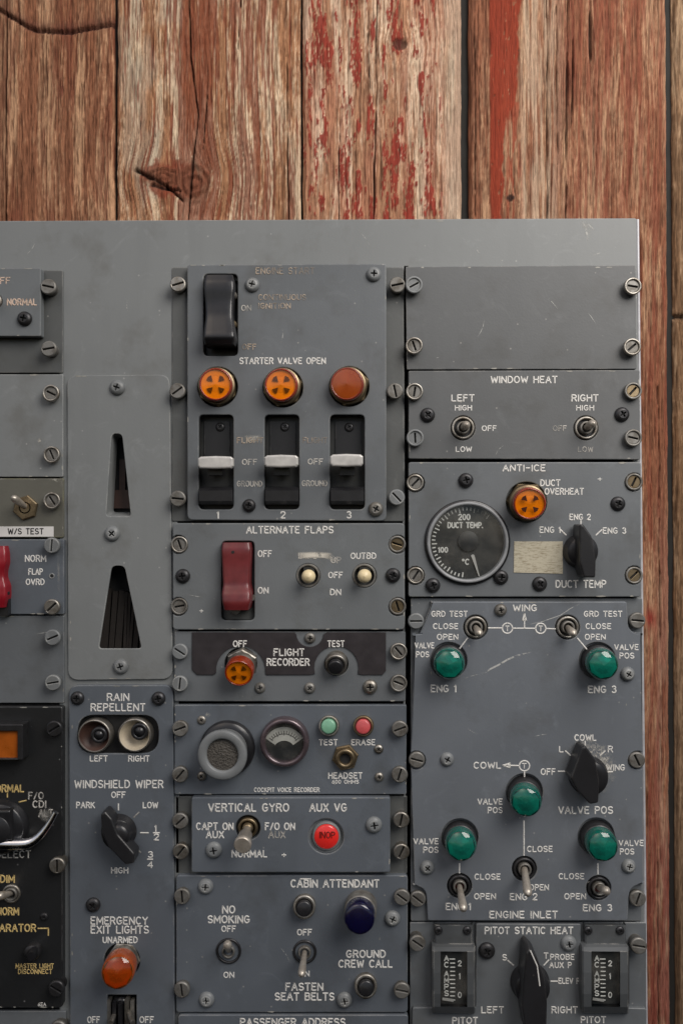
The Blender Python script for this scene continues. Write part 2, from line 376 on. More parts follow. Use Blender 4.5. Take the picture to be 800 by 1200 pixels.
# ------------------------------------------------------------------ engraved single-stroke lettering
def arc(cx, cy, rx, ry, a0, a1, n=8): return [(cx + rx * math.cos(R(a0 + (a1 - a0) * k / n)), cy + ry * math.sin(R(a0 + (a1 - a0) * k / n))) for k in range(n + 1)]
GL = {
 'A': (.66, [[(0, 0), (.33, 1), (.66, 0)], [(.12, .34), (.54, .34)]]),
 'B': (.58, [[(0, 0), (0, 1), (.33, 1)] + arc(.33, .77, .22, .23, 90, -90, 6) + [(0, .54)], [(.33, .54)] + arc(.32, .27, .26, .27, 90, -90, 6) + [(0, 0)]]),
 'C': (.6, [arc(.32, .5, .32, .5, 48, 312, 12)]),
 'D': (.6, [[(0, 0), (0, 1), (.22, 1)] + arc(.22, .5, .38, .5, 90, -90, 9) + [(0, 0)]]),
 'E': (.52, [[(.52, 1), (0, 1), (0, 0), (.52, 0)], [(0, .52), (.42, .52)]]),
 'F': (.52, [[(.52, 1), (0, 1), (0, 0)], [(0, .52), (.42, .52)]]),
 'G': (.62, [arc(.32, .5, .32, .5, 50, 330, 12) + [(.62, .46), (.36, .46)]]),
 'H': (.6, [[(0, 0), (0, 1)], [(.6, 0), (.6, 1)], [(0, .52), (.6, .52)]]),
 'I': (.04, [[(.02, 0), (.02, 1)]]),
 'J': (.45, [[(.45, 1), (.45, .25)] + arc(.225, .25, .225, .25, 0, -180, 7)]),
 'K': (.6, [[(0, 0), (0, 1)], [(.56, 1), (0, .42)], [(.18, .6), (.6, 0)]]),
 'L': (.5, [[(0, 1), (0, 0), (.5, 0)]]),
 'M': (.74, [[(0, 0), (0, 1), (.37, .25), (.74, 1), (.74, 0)]]),
 'N': (.62, [[(0, 0), (0, 1), (.62, 0), (.62, 1)]]),
 'O': (.66, [arc(.33, .5, .33, .5, 90, 450, 18)]),
 'P': (.56, [[(0, 0), (0, 1), (.3, 1)] + arc(.3, .73, .26, .27, 90, -90, 6) + [(0, .46)]]),
 'R': (.58, [[(0, 0), (0, 1), (.3, 1)] + arc(.3, .74, .26, .26, 90, -90, 6) + [(0, .48)], [(.32, .48), (.58, 0)]]),
 'S': (.56, [arc(.28, .75, .26, .25, 30, 270, 9) + arc(.28, .25, .28, .25, 90, -150, 9)]),
 'T': (.58, [[(0, 1), (.58, 1)], [(.29, 1), (.29, 0)]]),
 'U': (.6, [[(0, 1), (0, .3)] + arc(.3, .3, .3, .3, 180, 360, 8) + [(.6, 1)]]),
 'V': (.64, [[(0, 1), (.32, 0), (.64, 1)]]),
 'W': (.86, [[(0, 1), (.2, 0), (.43, .8), (.66, 0), (.86, 1)]]),
 'X': (.6, [[(0, 0), (.6, 1)], [(0, 1), (.6, 0)]]),
 'Y': (.62, [[(0, 1), (.31, .5), (.62, 1)], [(.31, .5), (.31, 0)]]),
 '0': (.5, [arc(.25, .5, .25, .5, 90, 450, 14)]),
 '1': (.2, [[(0, .8), (.14, 1), (.14, 0)]]),
 '2': (.52, [arc(.26, .74, .25, .26, 165, -35, 8) + [(0, 0), (.52, 0)]]),
 '3': (.5, [arc(.24, .77, .22, .23, 150, -80, 7), arc(.24, .27, .26, .27, 90, -150, 8)]),
 '4': (.54, [[(.4, 0), (.4, 1), (0, .3), (.54, .3)]]),
 '6': (.5, [[(.4, 1), (.05, .42)] + arc(.25, .27, .25, .27, 150, -210, 12)]),
 '/': (.4, [[(0, 0), (.4, 1)]]), '-': (.5, [[(.04, .5), (.46, .5)]]), '.': (.06, [[(0, 0), (.06, .04)]]),
 '+': (.5, [[(0, .5), (.5, .5)], [(.25, .25), (.25, .75)]]), 'o': (.26, [arc(.13, .85, .13, .15, 0, 360, 8)]), ' ': (.34, []),
}
def strokes_mesh(strokes, w, h, dep=.32):
    cu = bpy.data.curves.new('tmp', 'CURVE'); cu.dimensions = '3D'; cu.bevel_depth = w; cu.bevel_resolution = 1; cu.use_fill_caps = True
    parts_ = []
    for st in strokes:
        st = [Vector(p) for p in st]; cur = [st[0]]
        for i in range(1, len(st)):
            cur.append(st[i])
            if i < len(st) - 1 and (st[i] - st[i - 1]).length > 1e-6 and (st[i + 1] - st[i]).length > 1e-6 and (st[i] - st[i - 1]).angle(st[i + 1] - st[i]) > R(50):
                parts_.append(cur); cur = [st[i]]
        parts_.append(cur)
    for st in parts_:
        if (st[0] - st[-1]).length > .01:
            st[0] = st[0] + (st[0] - st[1]).normalized() * w * .55; st[-1] = st[-1] + (st[-1] - st[-2]).normalized() * w * .55
        sp = cu.splines.new('POLY'); sp.points.add(len(st) - 1)
        for q, p in zip(sp.points, st): q.co = (p.x, p.y, 0, 1)
    ob = bpy.data.objects.new('tmp', cu); me = bpy.data.meshes.new_from_object(ob)
    vs = [(v.co.x, v.co.y, v.co.z * dep / w + h) for v in me.vertices]; fs = [list(p.vertices) for p in me.polygons]
    bpy.data.objects.remove(ob); bpy.data.curves.remove(cu); bpy.data.meshes.remove(me)
    return vs, fs
def text_strokes(txt, x0, x1, yc, hgt, gap=.26, vertical=False):
    tot = 0; items = []
    for i, c in enumerate(txt):
        w, st = GL[c]; items.append((tot, st)); tot += w + (gap if i < len(txt) - 1 else 0)
    k = (x1 - x0) / tot if tot > .3 else hgt
    if tot <= .3: x0 = (x0 + x1) / 2 - tot * k / 2
    return [[(x0 + (ox + a) * k, yc + hgt / 2 - b * hgt) for a, b in s_] for ox, st in items for s_ in st]
def lettering(parent, h, lines, mat='ink', wt=.72, name='lettering', extra=()):
    "lines of (text, x0, x1, y centre, cap height) in photo pixels, on the surface at height h"
    wt = wt * 1.2
    for (t, x0, x1, yc, hg) in lines:
        g = G(); g.merge(strokes_mesh([[W(x, y, h)[:2] for x, y in s_] for s_ in text_strokes(t, x0, x1, yc, hg)], min(wt, .118 * hg), h + .05))
        g.sm = [True] * len(g.f); part(name, g, M[mat], parent)
    for e in extra:
        g = G(); g.merge(strokes_mesh([[W(x, y, h)[:2] for x, y in e]], wt, h + .05)); g.sm = [True] * len(g.f); part('marking', g, M[mat], parent)
def patch(parent, poly, h, mat, name='scuff', n=18):
    "a thin irregular film of rubbed paint or dust, fading out from its middle"
    P = px(poly, h); c = sum((Vector(p) for p in P), Vector((0, 0))) / len(P)
    g = G(); vs = [(c.x, c.y, h + .15)]; fs = []
    for k in (.5, 1):
        vs += [(c.x + (p[0] - c.x) * k, c.y + (p[1] - c.y) * k, h + .15) for p in P]
    L = len(P)
    for i in range(L):
        fs.append([0, 1 + i, 1 + (i + 1) % L]); fs.append([1 + i, 1 + L + i, 1 + L + (i + 1) % L, 1 + (i + 1) % L])
    g.add(vs, fs); o = part(name, g, M[mat], parent)
    a = o.data.attributes.new('fade', 'FLOAT', 'POINT')
    for i in range(len(vs)): a.data[i].value = 1.0 if i == 0 else (.8 if i <= L else 0)
    return o
def scratch(parent, pts, h, w=.5):
    g = G(); P = [W(x, y, h) for x, y in pts]; vs = []; L = len(P)
    for i, p in enumerate(P):
        d = (P[min(i + 1, L - 1)] - P[max(i - 1, 0)]).normalized(); n = Vector((-d.y, d.x, 0)) * w * (.35 if i in (0, L - 1) else 1)
        vs += [p + n + Vector((0, 0, .2)), p - n + Vector((0, 0, .2))]
    g.add(vs, [[2 * i, 2 * i + 1, 2 * i + 3, 2 * i + 2] for i in range(L - 1)]); o = part('scratch', g, M['scratch'], parent)
    a = o.data.attributes.new('fade', 'FLOAT', 'POINT')
    for i in range(len(vs)): a.data[i].value = .35 if i < 2 or i >= len(vs) - 2 else 1
    return o

def chips(parent, x0, y0, x1, y1, h, n=7, mat='chipped', inset=.9):
    "small flakes of missing paint along the rim of a plate"
    rs = random.Random(int(x0 * 7 + y0 * 13 + n))
    for _ in range(n):
        side = rs.choice('tblrtb'); L_ = rs.uniform(1.2, 6.5); w = rs.uniform(.5, 1.1)
        if side in 'tb': x = rs.uniform(x0 + 6, x1 - 6); y = (y0 + inset) if side == 't' else (y1 - inset); a, b = L_, w
        else: y = rs.uniform(y0 + 6, y1 - 6); x = (x0 + inset) if side == 'l' else (x1 - inset); a, b = w, L_ * .7
        k = 9; P = [(x + a * rs.uniform(.5, 1.1) * math.cos(2 * math.pi * i / k), y + b * rs.uniform(.5, 1.1) * math.sin(2 * math.pi * i / k)) for i in range(k)]
        g = G(); vs = [tuple(W(p[0], p[1], h)[:2]) + (h + .12,) for p in P]; g.add(vs, [list(range(k))[::-1]]); part('paint_chip', g, M[mat], parent)

# ------------------------------------------------------------------ shared fasteners
def slot_rect(L, w): return rect(-L, -w, L, w)
def make_ring(): # quarter-turn fastener: bright rim round a recessed slotted core
    g = G(); g.lathe([(7.5, -8), (7.5, 0), (10, 0.2), (10, 3.0), (9.4, 4), (7.9, 4), (7.3, 3.2), (7.3, .8)], 28, cap=False)
    g.merge(slab(circ(0, 0, 7.2, 24), [slot_rect(5.8, 1.05)], -1, 2.4, .5, 1), 1); g.lathe([(7, -.8), (7, -.5)], 20, mi=2); return g
def make_dome(): # solid slotted head on a stud
    g = G(); g.lathe([(7.6, -10), (7.6, 0), (9.2, .4), (9.4, 3.2), (8.9, 4.2), (8.2, 4.6)], 28, cap=False)
    g.merge(slab(circ(0, 0, 8.5, 28), [slot_rect(7.0, 1.0)], 1, 4.9, .6, 1), 0); g.lathe([(8, 1.2), (8, 1.5)], 20, mi=2); return g
def make_phil(): # cross-recessed pan head
    g = G(); c = []
    a, b = 1.05, 4.1
    cross = [(a, a), (b, a * .7), (b, -a * .7), (a, -a), (a * .7, -b), (-a * .7, -b), (-a, -a), (-b, -a * .7), (-b, a * .7), (-a, a), (-a * .7, b), (a * .7, b)]
    g.lathe([(9, 0), (9, 1.2), (8.6, 2.4), (7.6, 3.6), (6.2, 4.5), (5.0, 4.9)], 28, cap=False)
    g.merge(slab(circ(0, 0, 5.4, 24), [cross], 2, 5.0, .35, 1), 0); g.lathe([(5, 1.7), (5, 2)], 16, mi=2); return g
FM = {}
for nm, fn in (('ring', make_ring), ('dome', make_dome), ('phil', make_phil)):
    for mt, (a, b) in {'steel': ('steel', 'zinc'), 'zinc': ('zinc', 'zinc'), 'paint': ('gpaint', 'gpaint'), 'dark': ('dscrew', 'dscrew'), 'brass': ('zinc', 'brass')}.items():
        FM[nm, mt] = fn().mesh('fastener' if nm != 'phil' else 'screw', [M[a], M[b], M['cavity']])
def fast(parent, pts, h, kind='dome', mat='steel', stand=4, sc=1.0):
    for p in pts:
        x, y = p[0] + random.uniform(-.4, .4), p[1] + random.uniform(-.4, .4); m_ = p[2] if len(p) > 2 else mat; s_ = p[3] if len(p) > 3 else sc
        hh = h + stand + random.uniform(-.8, .8)
        if kind != 'phil' and random.random() < .25: m__ = random.choice(['steel', 'zinc', 'paint', 'brass'])
        else: m__ = m_
        o = link('fastener' if kind != 'phil' else 'screw', FM[kind, m__], parent, W(x, y, hh + 4), spin=random.uniform(0, math.pi))
        o.location = w3(Vector((W(x, y, hh + 4)[0], W(x, y, hh + 4)[1], hh)) - ABS[parent.name])
        o.rotation_euler = (random.uniform(-.05, .05), o.rotation_euler[1], random.uniform(-.05, .05))
        o.scale = (s_, 1 if s_ >= .8 else s_, s_)
def screws(parent, pts, h, mat='paint', sc=.95): fast(parent, pts, h, 'phil', mat, 0, sc)

# ------------------------------------------------------------------ component builders (positions in photo pixels)
def plate(parent, name, poly, h0, h1, mat, holes=(), bev=1.1, label=None):
    g = G(); g.merge(slab(px(poly, h1), [px(q, h1) for q in holes], h0, h1, bev)); return part(name, g, M[mat], parent, label=label)
def hexnut(g, o, r, h0, h1, mi=0, ph=0, axis=(0, 0, 1)):
    g.lathe([(r, h0), (r, h1 - 1.2), (r - 1.4, h1)], 6, o, axis, mi, False, ph)
def lamp(parent, base, tip, h, r, H, mat, side=None, collar='dscrew', cr=None, style='flat', nut=True, label=None, name='indicator_lamp'):
    """press-to-test lamp: base = pixel of the mounting point at height h, tip = pixel of the lens front at height h+H"""
    A = W(*base, h); B = W(*tip, h + H); ax = (B - A).normalized(); L = (B - A).length; r = r * (D - h - H) / D
    cr = cr or r + 2.5; g = G()
    if nut: hexnut(g, tuple(A - ax * 3), cr + 3, 0, 7, 0, random.random(), tuple(ax))
    g.lathe([(cr, -6), (cr, L * .45), (cr - 1, L * .5), (r * .9, L * .5)], 32, A, ax, 0)
    g.lathe([(cr + 5, -7), (cr + 5, -6)], 32, A, (0, 0, 1), 1)
    body = part(name, g, [M[collar], M['cavity']], parent, A, label=label)
    l = G(); n = 32
    if style == 'flat': pr = [(r, L * .48), (r, L - 4), (r - .8, L - 1.8), (r - 2.6, L - .5), (r - 5, L), (.01, L + .6)]
    elif style == 'facet': pr = [(r, L * .40), (r, L - 8), (r - 1.4, L - 5), (r - 4.2, L - 2.5)]
    else: pr = [(r, L * .35), (r, L - 8), (r - 1.5, L - 4.5), (r - 4.5, L - 1.8), (r - 9, L - .3), (.01, L + .3)]
    if side and style == 'flat':
        # opaque skirt, clear front and a bright reflector inside
        l.lathe([(r, L * .48), (r, L - 3.4), (r - .7, L - 1.6), (r - 1.4, L - .9), (r - 2.2, L - 1.2), (r - 2.4, L - 3)], n, A, ax, 1, cap=False)
        l.lathe([(r - 2.1, L - 1.3), (r - 6, L - .5), (.01, L + .6)], n, A, ax, 0, cap=False)
        ln = part('lens', l, [M['ambershell'] if mat == 'amber' else M[mat], M[side]], body, A)
        q = G(); q.lathe([(r - 2.4, L - 3.0), (r * .5, L - 3.6), (.01, L - 2.4)], 28, A, ax, 0, False, .5, cap=False); part('reflector', q, M['reflector'], body, A)
        return body, A, ax, L - 2.3, r
    if style in ('facet', 'amberfacet'):
        gs, gr = ('greenshell', 'greenreflector') if style == 'facet' else ('ambershell', 'orange')
        l.lathe([(r, L * .40), (r, L - 9), (r - .8, L - 6), (r - 2, L - 4.4)], n, A, ax, 1, cap=False)
        l.lathe([(r - 2, L - 4.4), (r - 4.5, L - 2.4), (r - 9, L - .8), (.01, L)], n, A, ax, 0, cap=False)
        part('lens', l, [M[gs], M[mat]], body, A)
        q = G(); q.lathe([(r - 2.2, L - 4.6), (r * .6, L - 4.2), (r * .3, L - 2.4), (.01, L - 1.6)], 8, A, ax, 0, False, random.random(), cap=False); part('reflector', q, M[gr], body, A)
        return body, A, ax, L, r
    k = 2 if style == 'flat' else 99
    l.lathe(pr[:k + 1] if side else pr, n, A, ax, 1 if side else 0, cap=False)
    if side: l.lathe(pr[k:], n, A, ax, 0, cap=False)
    if style == 'facet': l.lathe([(r - 4.2, L - 2.5), (.01, L + 2)], 7, A, ax, 0, False, random.random())
    ln = part('lens', l, [M[mat], M[side or mat]], body, A)
    if style == 'flat':
        pass
    return body, A, ax, L, r
def vanes(body, A, ax, L, r, rot=45):
    x = Vector((0, 1, 0)).cross(ax).normalized(); y = ax.cross(x)
    for k in range(4):
        g = G(); a = R(rot + 90 * k); c = A + ax * (L + .2); vs = []
        for rr, da in ((r * .24, 0), (r * .60, R(19)), (r * .63, 0), (r * .60, R(-19))):
            vs.append(c + x * rr * math.cos(a + da) + y * rr * math.sin(a + da) + ax * (.35 - .8 * rr / r * .1))
        lo = [v - ax * .8 for v in vs]
        g.add(vs + lo, [[0, 3, 2, 1], [0, 1, 5, 4], [1, 2, 6, 5], [2, 3, 7, 6], [3, 0, 4, 7]]); part('vane', g, M['vane'], body, A)
def toggle(parent, c, tip, h, H=20, r=13.5, mat='steel', lr=(2.6, 3.4, 4.6), ball=True, cup='dscrew', nut='steel', inner=None, leverm='levermetal', hexn=False):
    A = W(*c, h); g = G()
    g.lathe([(r + 1.5, -5), (r + 1.5, -4)], 28, A, mi=1)
    if hexn: hexnut(g, tuple(A), r + 1, -1, 4, 0, .3)
    else: g.lathe([(r - 1.2, -6), (r - 1.2, 1.2), (r - 2, 2), (r - 3.4, 2), (r - 4, 1), (r - 4, -4)], 28, A, mi=0, cap=False)
    g.lathe([(7.6, -5), (7.6, 3.2), (7, 4), (5.6, 4), (5.2, 3), (5.2, -2)], 24, A, mi=2, cap=False)
    g.lathe([(5.4, -2.5), (5.3, -2)], 16, A, mi=3)
    b = part('toggle_switch', g, [M[nut], M[cup], M['zinc'], M[inner or 'cavity']], parent, A)
    B = W(*tip, h + H); Bp = A + Vector((0, 0, -1)); d = (B - Bp)
    l = G(); pts = [Bp, Bp + d * .35, Bp + d * .8, B]; rr = [lr[0], lr[1], lr[2], lr[2]]
    if ball:
        dn = d.normalized(); q = lr[2]
        pts = [Bp, Bp + d * .35, Bp + d * .75, B - dn * q * .3, B + dn * q * .3, B + dn * q * .65, B + dn * q * .85]
        rr = [lr[0], lr[1], q * .95, q, q * .85, q * .5, q * .12]
    l.tube(pts, rr); part('lever', l, M[leverm], b, A)
    return b
def button(parent, c, tip, h, H, r, ro, mat, ring='steel', cup='cavity', cupr=None, name='push_button'):
    A = W(*c, h); B = W(*tip, h + H); ax = (B - A).normalized(); L = (B - A).length; g = G()
    g.lathe([(ro + 3, -4), (ro + 3, -3.6)], 28, A, mi=1)
    g.lathe([(ro, -4), (ro, L * .55), (ro - .8, L * .6), (r + 1, L * .6), (r + .6, L * .5), (r + .6, 0)], 28, A, ax, cap=False)
    b = part(name, g, [M[ring], M[cup]], parent, A)
    l = G(); l.lathe([(r, 0), (r, L - 1.6), (r - .7, L - .6), (r - 2, L - .1), (.01, L + .2)], 28, A, ax, cap=False)
    part('button_cap', l, M[mat], b, A); return b
def pointer_knob(parent, c, r, fin, h, hb=12, hf=26, mat='blackk', name='rotary_knob', line=None, skirt=None):
    A = W(*c, h); g = G()
    if skirt: g.lathe([(skirt, 0), (skirt, 3), (skirt - 1, 4), (r, 4.5)], 36, A, cap=False)
    prof = [(r + 1.5, .2), (r + 1.5, 3), (r, 4.5), (r - 1, hb), (r - 2.5, hb + 2), (r * .5, hb + 3), (.01, hb + 3)]
    g.lathe(prof, 36, A, cap=False)
    b = part(name, g, M[mat], parent, A)
    f = G(); f.merge(slab(rnd(px(fin, h + hf), 2.2, 3), [], h + 3, h + hf, 2.2, 2)); f.sm = [False] * len(f.f)
    p = part('pointer', f, M[mat], b, A)
    if line:
        q = [W(x, y, h + hf) for x, y in line]
        l = G(); l.merge(strokes_mesh([[v[:2] for v in q]], .7, h + hf + .05)); part('index_line', l, M['ink'], b, A)
    return b
def recess(parent, x0, y0, x1, y1, h, depth, mat='tray', cr=5, name='recess_tray'):
    o = px(rnd(rect(x0 - 2.5, y0 - 2.5, x1 + 2.5, y1 + 2.5), cr + 1), h); i = px(rnd(rect(x0 + .3, y0 + .3, x1 - .3, y1 - .3), cr), h)
    g = G(); g.merge(slab(o, [i], h - depth, h - 2, .3, 1)); g.merge(slab(o, [], h - depth - 3, h - depth, .2, 1)); return part(name, g, M[mat], parent)
def guard(parent, x0, y0, x1, y1, h, mat, prof, name='switch_guard', flare=2.0):
    "flip-up guard: prof = list of (t from top 0 to bottom 1, height, half-width factor)"
    tt = np.linspace(0, 1, 40); pr = np.array(prof, float)
    sm_ = lambda c: np.convolve(np.pad(np.interp(tt, pr[:, 0], pr[:, c]), 2, mode='edge'), np.ones(5) / 5, 'valid')
    prof = list(zip(tt, sm_(1), sm_(2)))
    g = G(); vs = []; n = len(prof)
    xc, hw = (x0 + x1) / 2, (x1 - x0) / 2
    for t, hh, k in prof:
        y = y0 + (y1 - y0) * t; a = W(xc, y, h + hh); k2 = hw * (D - h - hh) / D * k
        sec = [(-k2, -hh - 3), (-k2, -3.4), (-k2 + .5, -1.9), (-k2 + 1.4, -.8), (-k2 + 3, -.2), (-k2 * .4, 0), (k2 * .4, 0), (k2 - 3, -.2), (k2 - 1.4, -.8), (k2 - .5, -1.9), (k2, -3.4), (k2, -hh - 3)]
        vs += [(a.x + p, a.y, h + hh + q) for p, q in sec]
    fs = [[i * 12 + j, i * 12 + j + 1, (i + 1) * 12 + j + 1, (i + 1) * 12 + j][::-1] for i in range(n - 1) for j in range(11)]
    g.add(vs, fs, 0, True); g.add(vs, [list(range(12)), [(n - 1) * 12 + j for j in range(12)][::-1]], 0, False); A = W(xc, (y0 + y1) / 2, h); return part(name, g, M[mat], parent, A)

# ------------------------------------------------------------------ barn wall of weathered boards
_perm = np.random.RandomState(3).rand(256, 256)
def vn(x, y):
    xi = np.floor(x).astype(int); yi = np.floor(y).astype(int); fx = x - xi; fy = y - yi
    fx = fx * fx * (3 - 2 * fx); fy = fy * fy * (3 - 2 * fy)
    g = lambda i, j: _perm[i & 255, j & 255]
    return (g(xi, yi) * (1 - fx) + g(xi + 1, yi) * fx) * (1 - fy) + (g(xi, yi + 1) * (1 - fx) + g(xi + 1, yi + 1) * fx) * fy
def fbm(x, y, o=4, g=.55):
    s = 0; a = 1; t = 0
    for i in range(o): s = s + a * vn(x * 2 ** i + 17 * i, y * 2 ** i + 31 * i); t += a; a *= g
    return s / t
def sst(x, a, b): t = np.clip((x - a) / (b - a), 0, 1); return t * t * (3 - 2 * t)
HW = -31.0
def lin(c): return np.array(srgb(*c)[:3])
wall = thing('wooden_wall', 'weathered barn wall of upright planks with flaking red paint behind the grey panel', 'wall', 400, 100, HW)
def board(x0, x1, seed, fields, dh=0, ybot=1300, dense_to=275, label=None):
    a = W(x0, 0, HW).x; b = W(x1, 0, HW).x; top = W(0, -70, HW).y; bot = W(0, ybot, HW).y
    us = np.linspace(a, b, int((b - a) / 1.0) + 2)
    vd = W(0, dense_to, HW).y
    vs = np.concatenate([np.arange(top, vd, -2.0), np.arange(vd, bot, -25.0)]) if dense_to < ybot else np.arange(top, bot, -2.2)
    U, V = np.meshgrid(us, vs)
    X = 400 + U * F / (D - HW) ; Y = 600 - V * F / (D - HW)   # about photo pixels, used as measuring frame for stains
    X = X + (x0 - X[0, 0]) * (1 - (X - X[0, 0]) / (X[0, -1] - X[0, 0])) + (x1 - X[0, -1]) * ((X - X[0, 0]) / (X[0, -1] - X[0, 0]))
    H, C = fields(X, Y, seed)
    e = np.minimum(X - x0, x1 - X); wob = fbm(Y * .02 + seed, X * 0 + seed, 3) * 3
    H = H - 5 * (1 - sst(e, -1, 3.0 + wob)) + dh
    Lm = C.mean(-1, keepdims=True); C = C * np.clip(.72 + 1.5 * Lm, .7, 1.22)      # deeper browns, bleached ridges
    # uneven sawn edges
    ed = (fbm(Y * .03 + seed * 3, X * 0 + 5, 4) - .5) * 2.0
    U = U + ed * (np.abs((X - (x0 + x1) / 2) / ((x1 - x0) / 2)) ** 8) * np.sign(X - (x0 + x1) / 2)
    ny, nx = U.shape
    front = np.stack([U, -(HW + H), V], -1).reshape(-1, 3)
    idx = np.arange(ny * nx).reshape(ny, nx)
    quads = np.stack([idx[1:, :-1], idx[1:, 1:], idx[:-1, 1:], idx[:-1, :-1]], -1).reshape(-1, 4)
    # side skirts
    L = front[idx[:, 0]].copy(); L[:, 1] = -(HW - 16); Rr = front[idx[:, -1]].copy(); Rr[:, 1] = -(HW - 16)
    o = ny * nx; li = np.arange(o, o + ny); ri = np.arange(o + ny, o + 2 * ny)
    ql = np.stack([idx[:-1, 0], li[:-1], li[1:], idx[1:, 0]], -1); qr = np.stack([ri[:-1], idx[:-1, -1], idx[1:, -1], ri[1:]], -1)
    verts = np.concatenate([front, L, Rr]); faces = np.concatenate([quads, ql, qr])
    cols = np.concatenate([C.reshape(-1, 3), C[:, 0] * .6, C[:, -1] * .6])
    org = Vector(w3(ABS[wall.name]))
    verts = verts * S - np.array(org)
    me = bpy.data.meshes.new('plank'); me.vertices.add(len(verts)); me.vertices.foreach_set('co', verts.astype(np.float32).ravel())
    me.loops.add(faces.size); me.loops.foreach_set('vertex_index', faces.astype(np.int32).ravel())
    me.polygons.add(len(faces)); me.polygons.foreach_set('loop_start', (np.arange(len(faces)) * 4).astype(np.int32))
    me.update(calc_edges=True); me.validate()
    at = me.color_attributes.new('Col', 'FLOAT_COLOR', 'POINT')
    at.data.foreach_set('color', np.concatenate([np.clip(cols, 0, 1), np.ones((len(cols), 1))], 1).astype(np.float32).ravel())
    me.materials.append(M['wood']); me.polygons.foreach_set('use_smooth', [True] * len(faces))
    o_ = link('plank', me, wall, ABS[wall.name], label=label); return o_
m = NT('weathered_wood'); at = m.n('Attribute', attribute_name='Col')
mp = m.n('Mapping'); mp.inputs['Scale'].default_value = (1, 1, .06); m.l(m.pos(), mp.inputs[0])
f1 = m.noise(2600, 4, .7, vec=mp.outputs[0]); f2 = m.noise(1200, 3, .6, vec=mp.outputs[0])
k = m.math('MAXIMUM', .25, m.math('ADD', -.25, m.math('MULTIPLY', m.math('ADD', f1, f2), 1.25)))
vm = m.n('VectorMath', operation='SCALE'); m.l(at.outputs['Color'], vm.inputs[0]); m.l(k, vm.inputs[3]); m.l(vm.outputs[0], m.p.inputs['Base Color'])
m.p.inputs['Roughness'].default_value = .82; m.p.inputs['Specular IOR Level'].default_value = .25
m.bump(m.math('ADD', f1, f2), .0008, .9); M['wood'] = m.m

def grain(X, Y, s, knots=(), wander=6):
    xw = X + wander * (fbm(Y * .004 + s, X * .01 + s, 3) - .5) * 2
    K = np.zeros_like(X); ring = np.zeros_like(X)
    for (kx, ky, rx, ry, A) in knots:
        dx = X - kx; dy = Y - ky
        inf = np.exp(-(dy / (ry * 2.2)) ** 2) * np.exp(-(dx / (rx * 3)) ** 2)
        xw = xw - A * inf * dx / (np.abs(dx) + rx * .5)
        d = np.sqrt((dx / rx) ** 2 + (dy / ry) ** 2) + .25 * (fbm(X * .1, Y * .1, 3) - .5)
        K = np.maximum(K, 1 - sst(d, .75, 1.15)); ring = np.where(d < 1.2, np.sin(d * 16), ring)
    xs = xw + 1.2 * (fbm(X * .08 + s, Y * .02, 3) - .5)
    f = .55 * fbm(xs * .55 + s * 7, Y * .010 + s, 4, .72) + .45 * fbm(xs * .9 + s * 2, Y * .05 + s, 3, .6)   # fibres
    c = fbm(xs * .085 + s * 3, Y * .006 + s, 4, .55)        # broad bands
    fine = .5 * vn(xs * 1.3 + s, Y * .05) + .5 * fbm(X * .5 + s, Y * .22, 3, .6)
    return xw, f, c, fine, K, ring
def crack(X, Y, pts, w, s=0):
    pts = np.array(pts, float); yy = pts[:, 1]; xx = pts[:, 0]
    xc = np.interp(Y, yy, xx) + (fbm(Y * .02 + s, Y * 0 + s, 4) - .5) * 3.2
    ww = w * .62 * np.clip(-.25 + 1.9 * fbm(Y * .02 + s * 2, Y * 0 + 9, 4), .0, 1.4) * sst(Y, yy[0] - 2, yy[0] + 25) * (1 - sst(Y, yy[-1] - 25, yy[-1] + 2))
    return np.exp(-((X - xc) / np.maximum(ww, .01)) ** 2) * (ww > .05)
def common(X, Y, f, c, fine, pale, mid, dark):
    C = lin(mid) + (lin(pale) - lin(mid)) * sst(c + (fine - .5) * .5, .36, .72)[..., None]
    C = C + (lin(dark) - C) * (sst(.50 - f, -.02, .17) * .6)[..., None]
    C = C * (.80 + .40 * fine)[..., None]
    C = C * (.88 + .24 * fbm(X * .03 + 3, Y * .02 + 8, 4))[..., None]
    H = (f - .5) * 7.0 + (fine - .5) * 1.6
    return H, C
def over(C, m_, col): return C + (lin(col) - C) * m_[..., None]
def b1(X, Y, s):
    xw, f, c, fine, K, rg = grain(X, Y, s)
    H, C = common(X, Y, f, c, fine, (182, 142, 110), (154, 102, 74), (90, 52, 34))
    st = sst(fbm(X * .05, Y * .006 + 4, 3), .5, .62) * sst(fbm(X * .3, Y * .03, 3), .4, .6)
    C = over(C, st * .5, (128, 66, 48))
    red = sst(fbm(X * .3 + 5, Y * .02, 3), .60, .68) * np.exp(-((X - 74) / 6.) ** 2) * (Y > 95) * (Y < 165)
    C = over(C, red * .7, (120, 52, 44))
    yc = np.interp(X, [0, 20, 45, 75, 105, 135], [4, 18, 29, 32, 27, 22]) + (fbm(X * .06, X * 0, 3) - .5) * 6
    k = np.exp(-((Y - yc) / 2.4) ** 2); H -= 5 * k; C = over(C, k * .85, (54, 34, 28))
    C = over(C, np.exp(-((Y - yc + 4) / 7.) ** 2) * .45, (110, 62, 52))
    lft = 1 - sst(X, 4, 12); C = over(C, lft * .4, (110, 66, 44))
    cr = crack(X, Y, [(8, -60), (8, 300)], 1.4, 3); H -= 5 * cr; C = over(C, cr * .8, (60, 34, 26)); return H, C
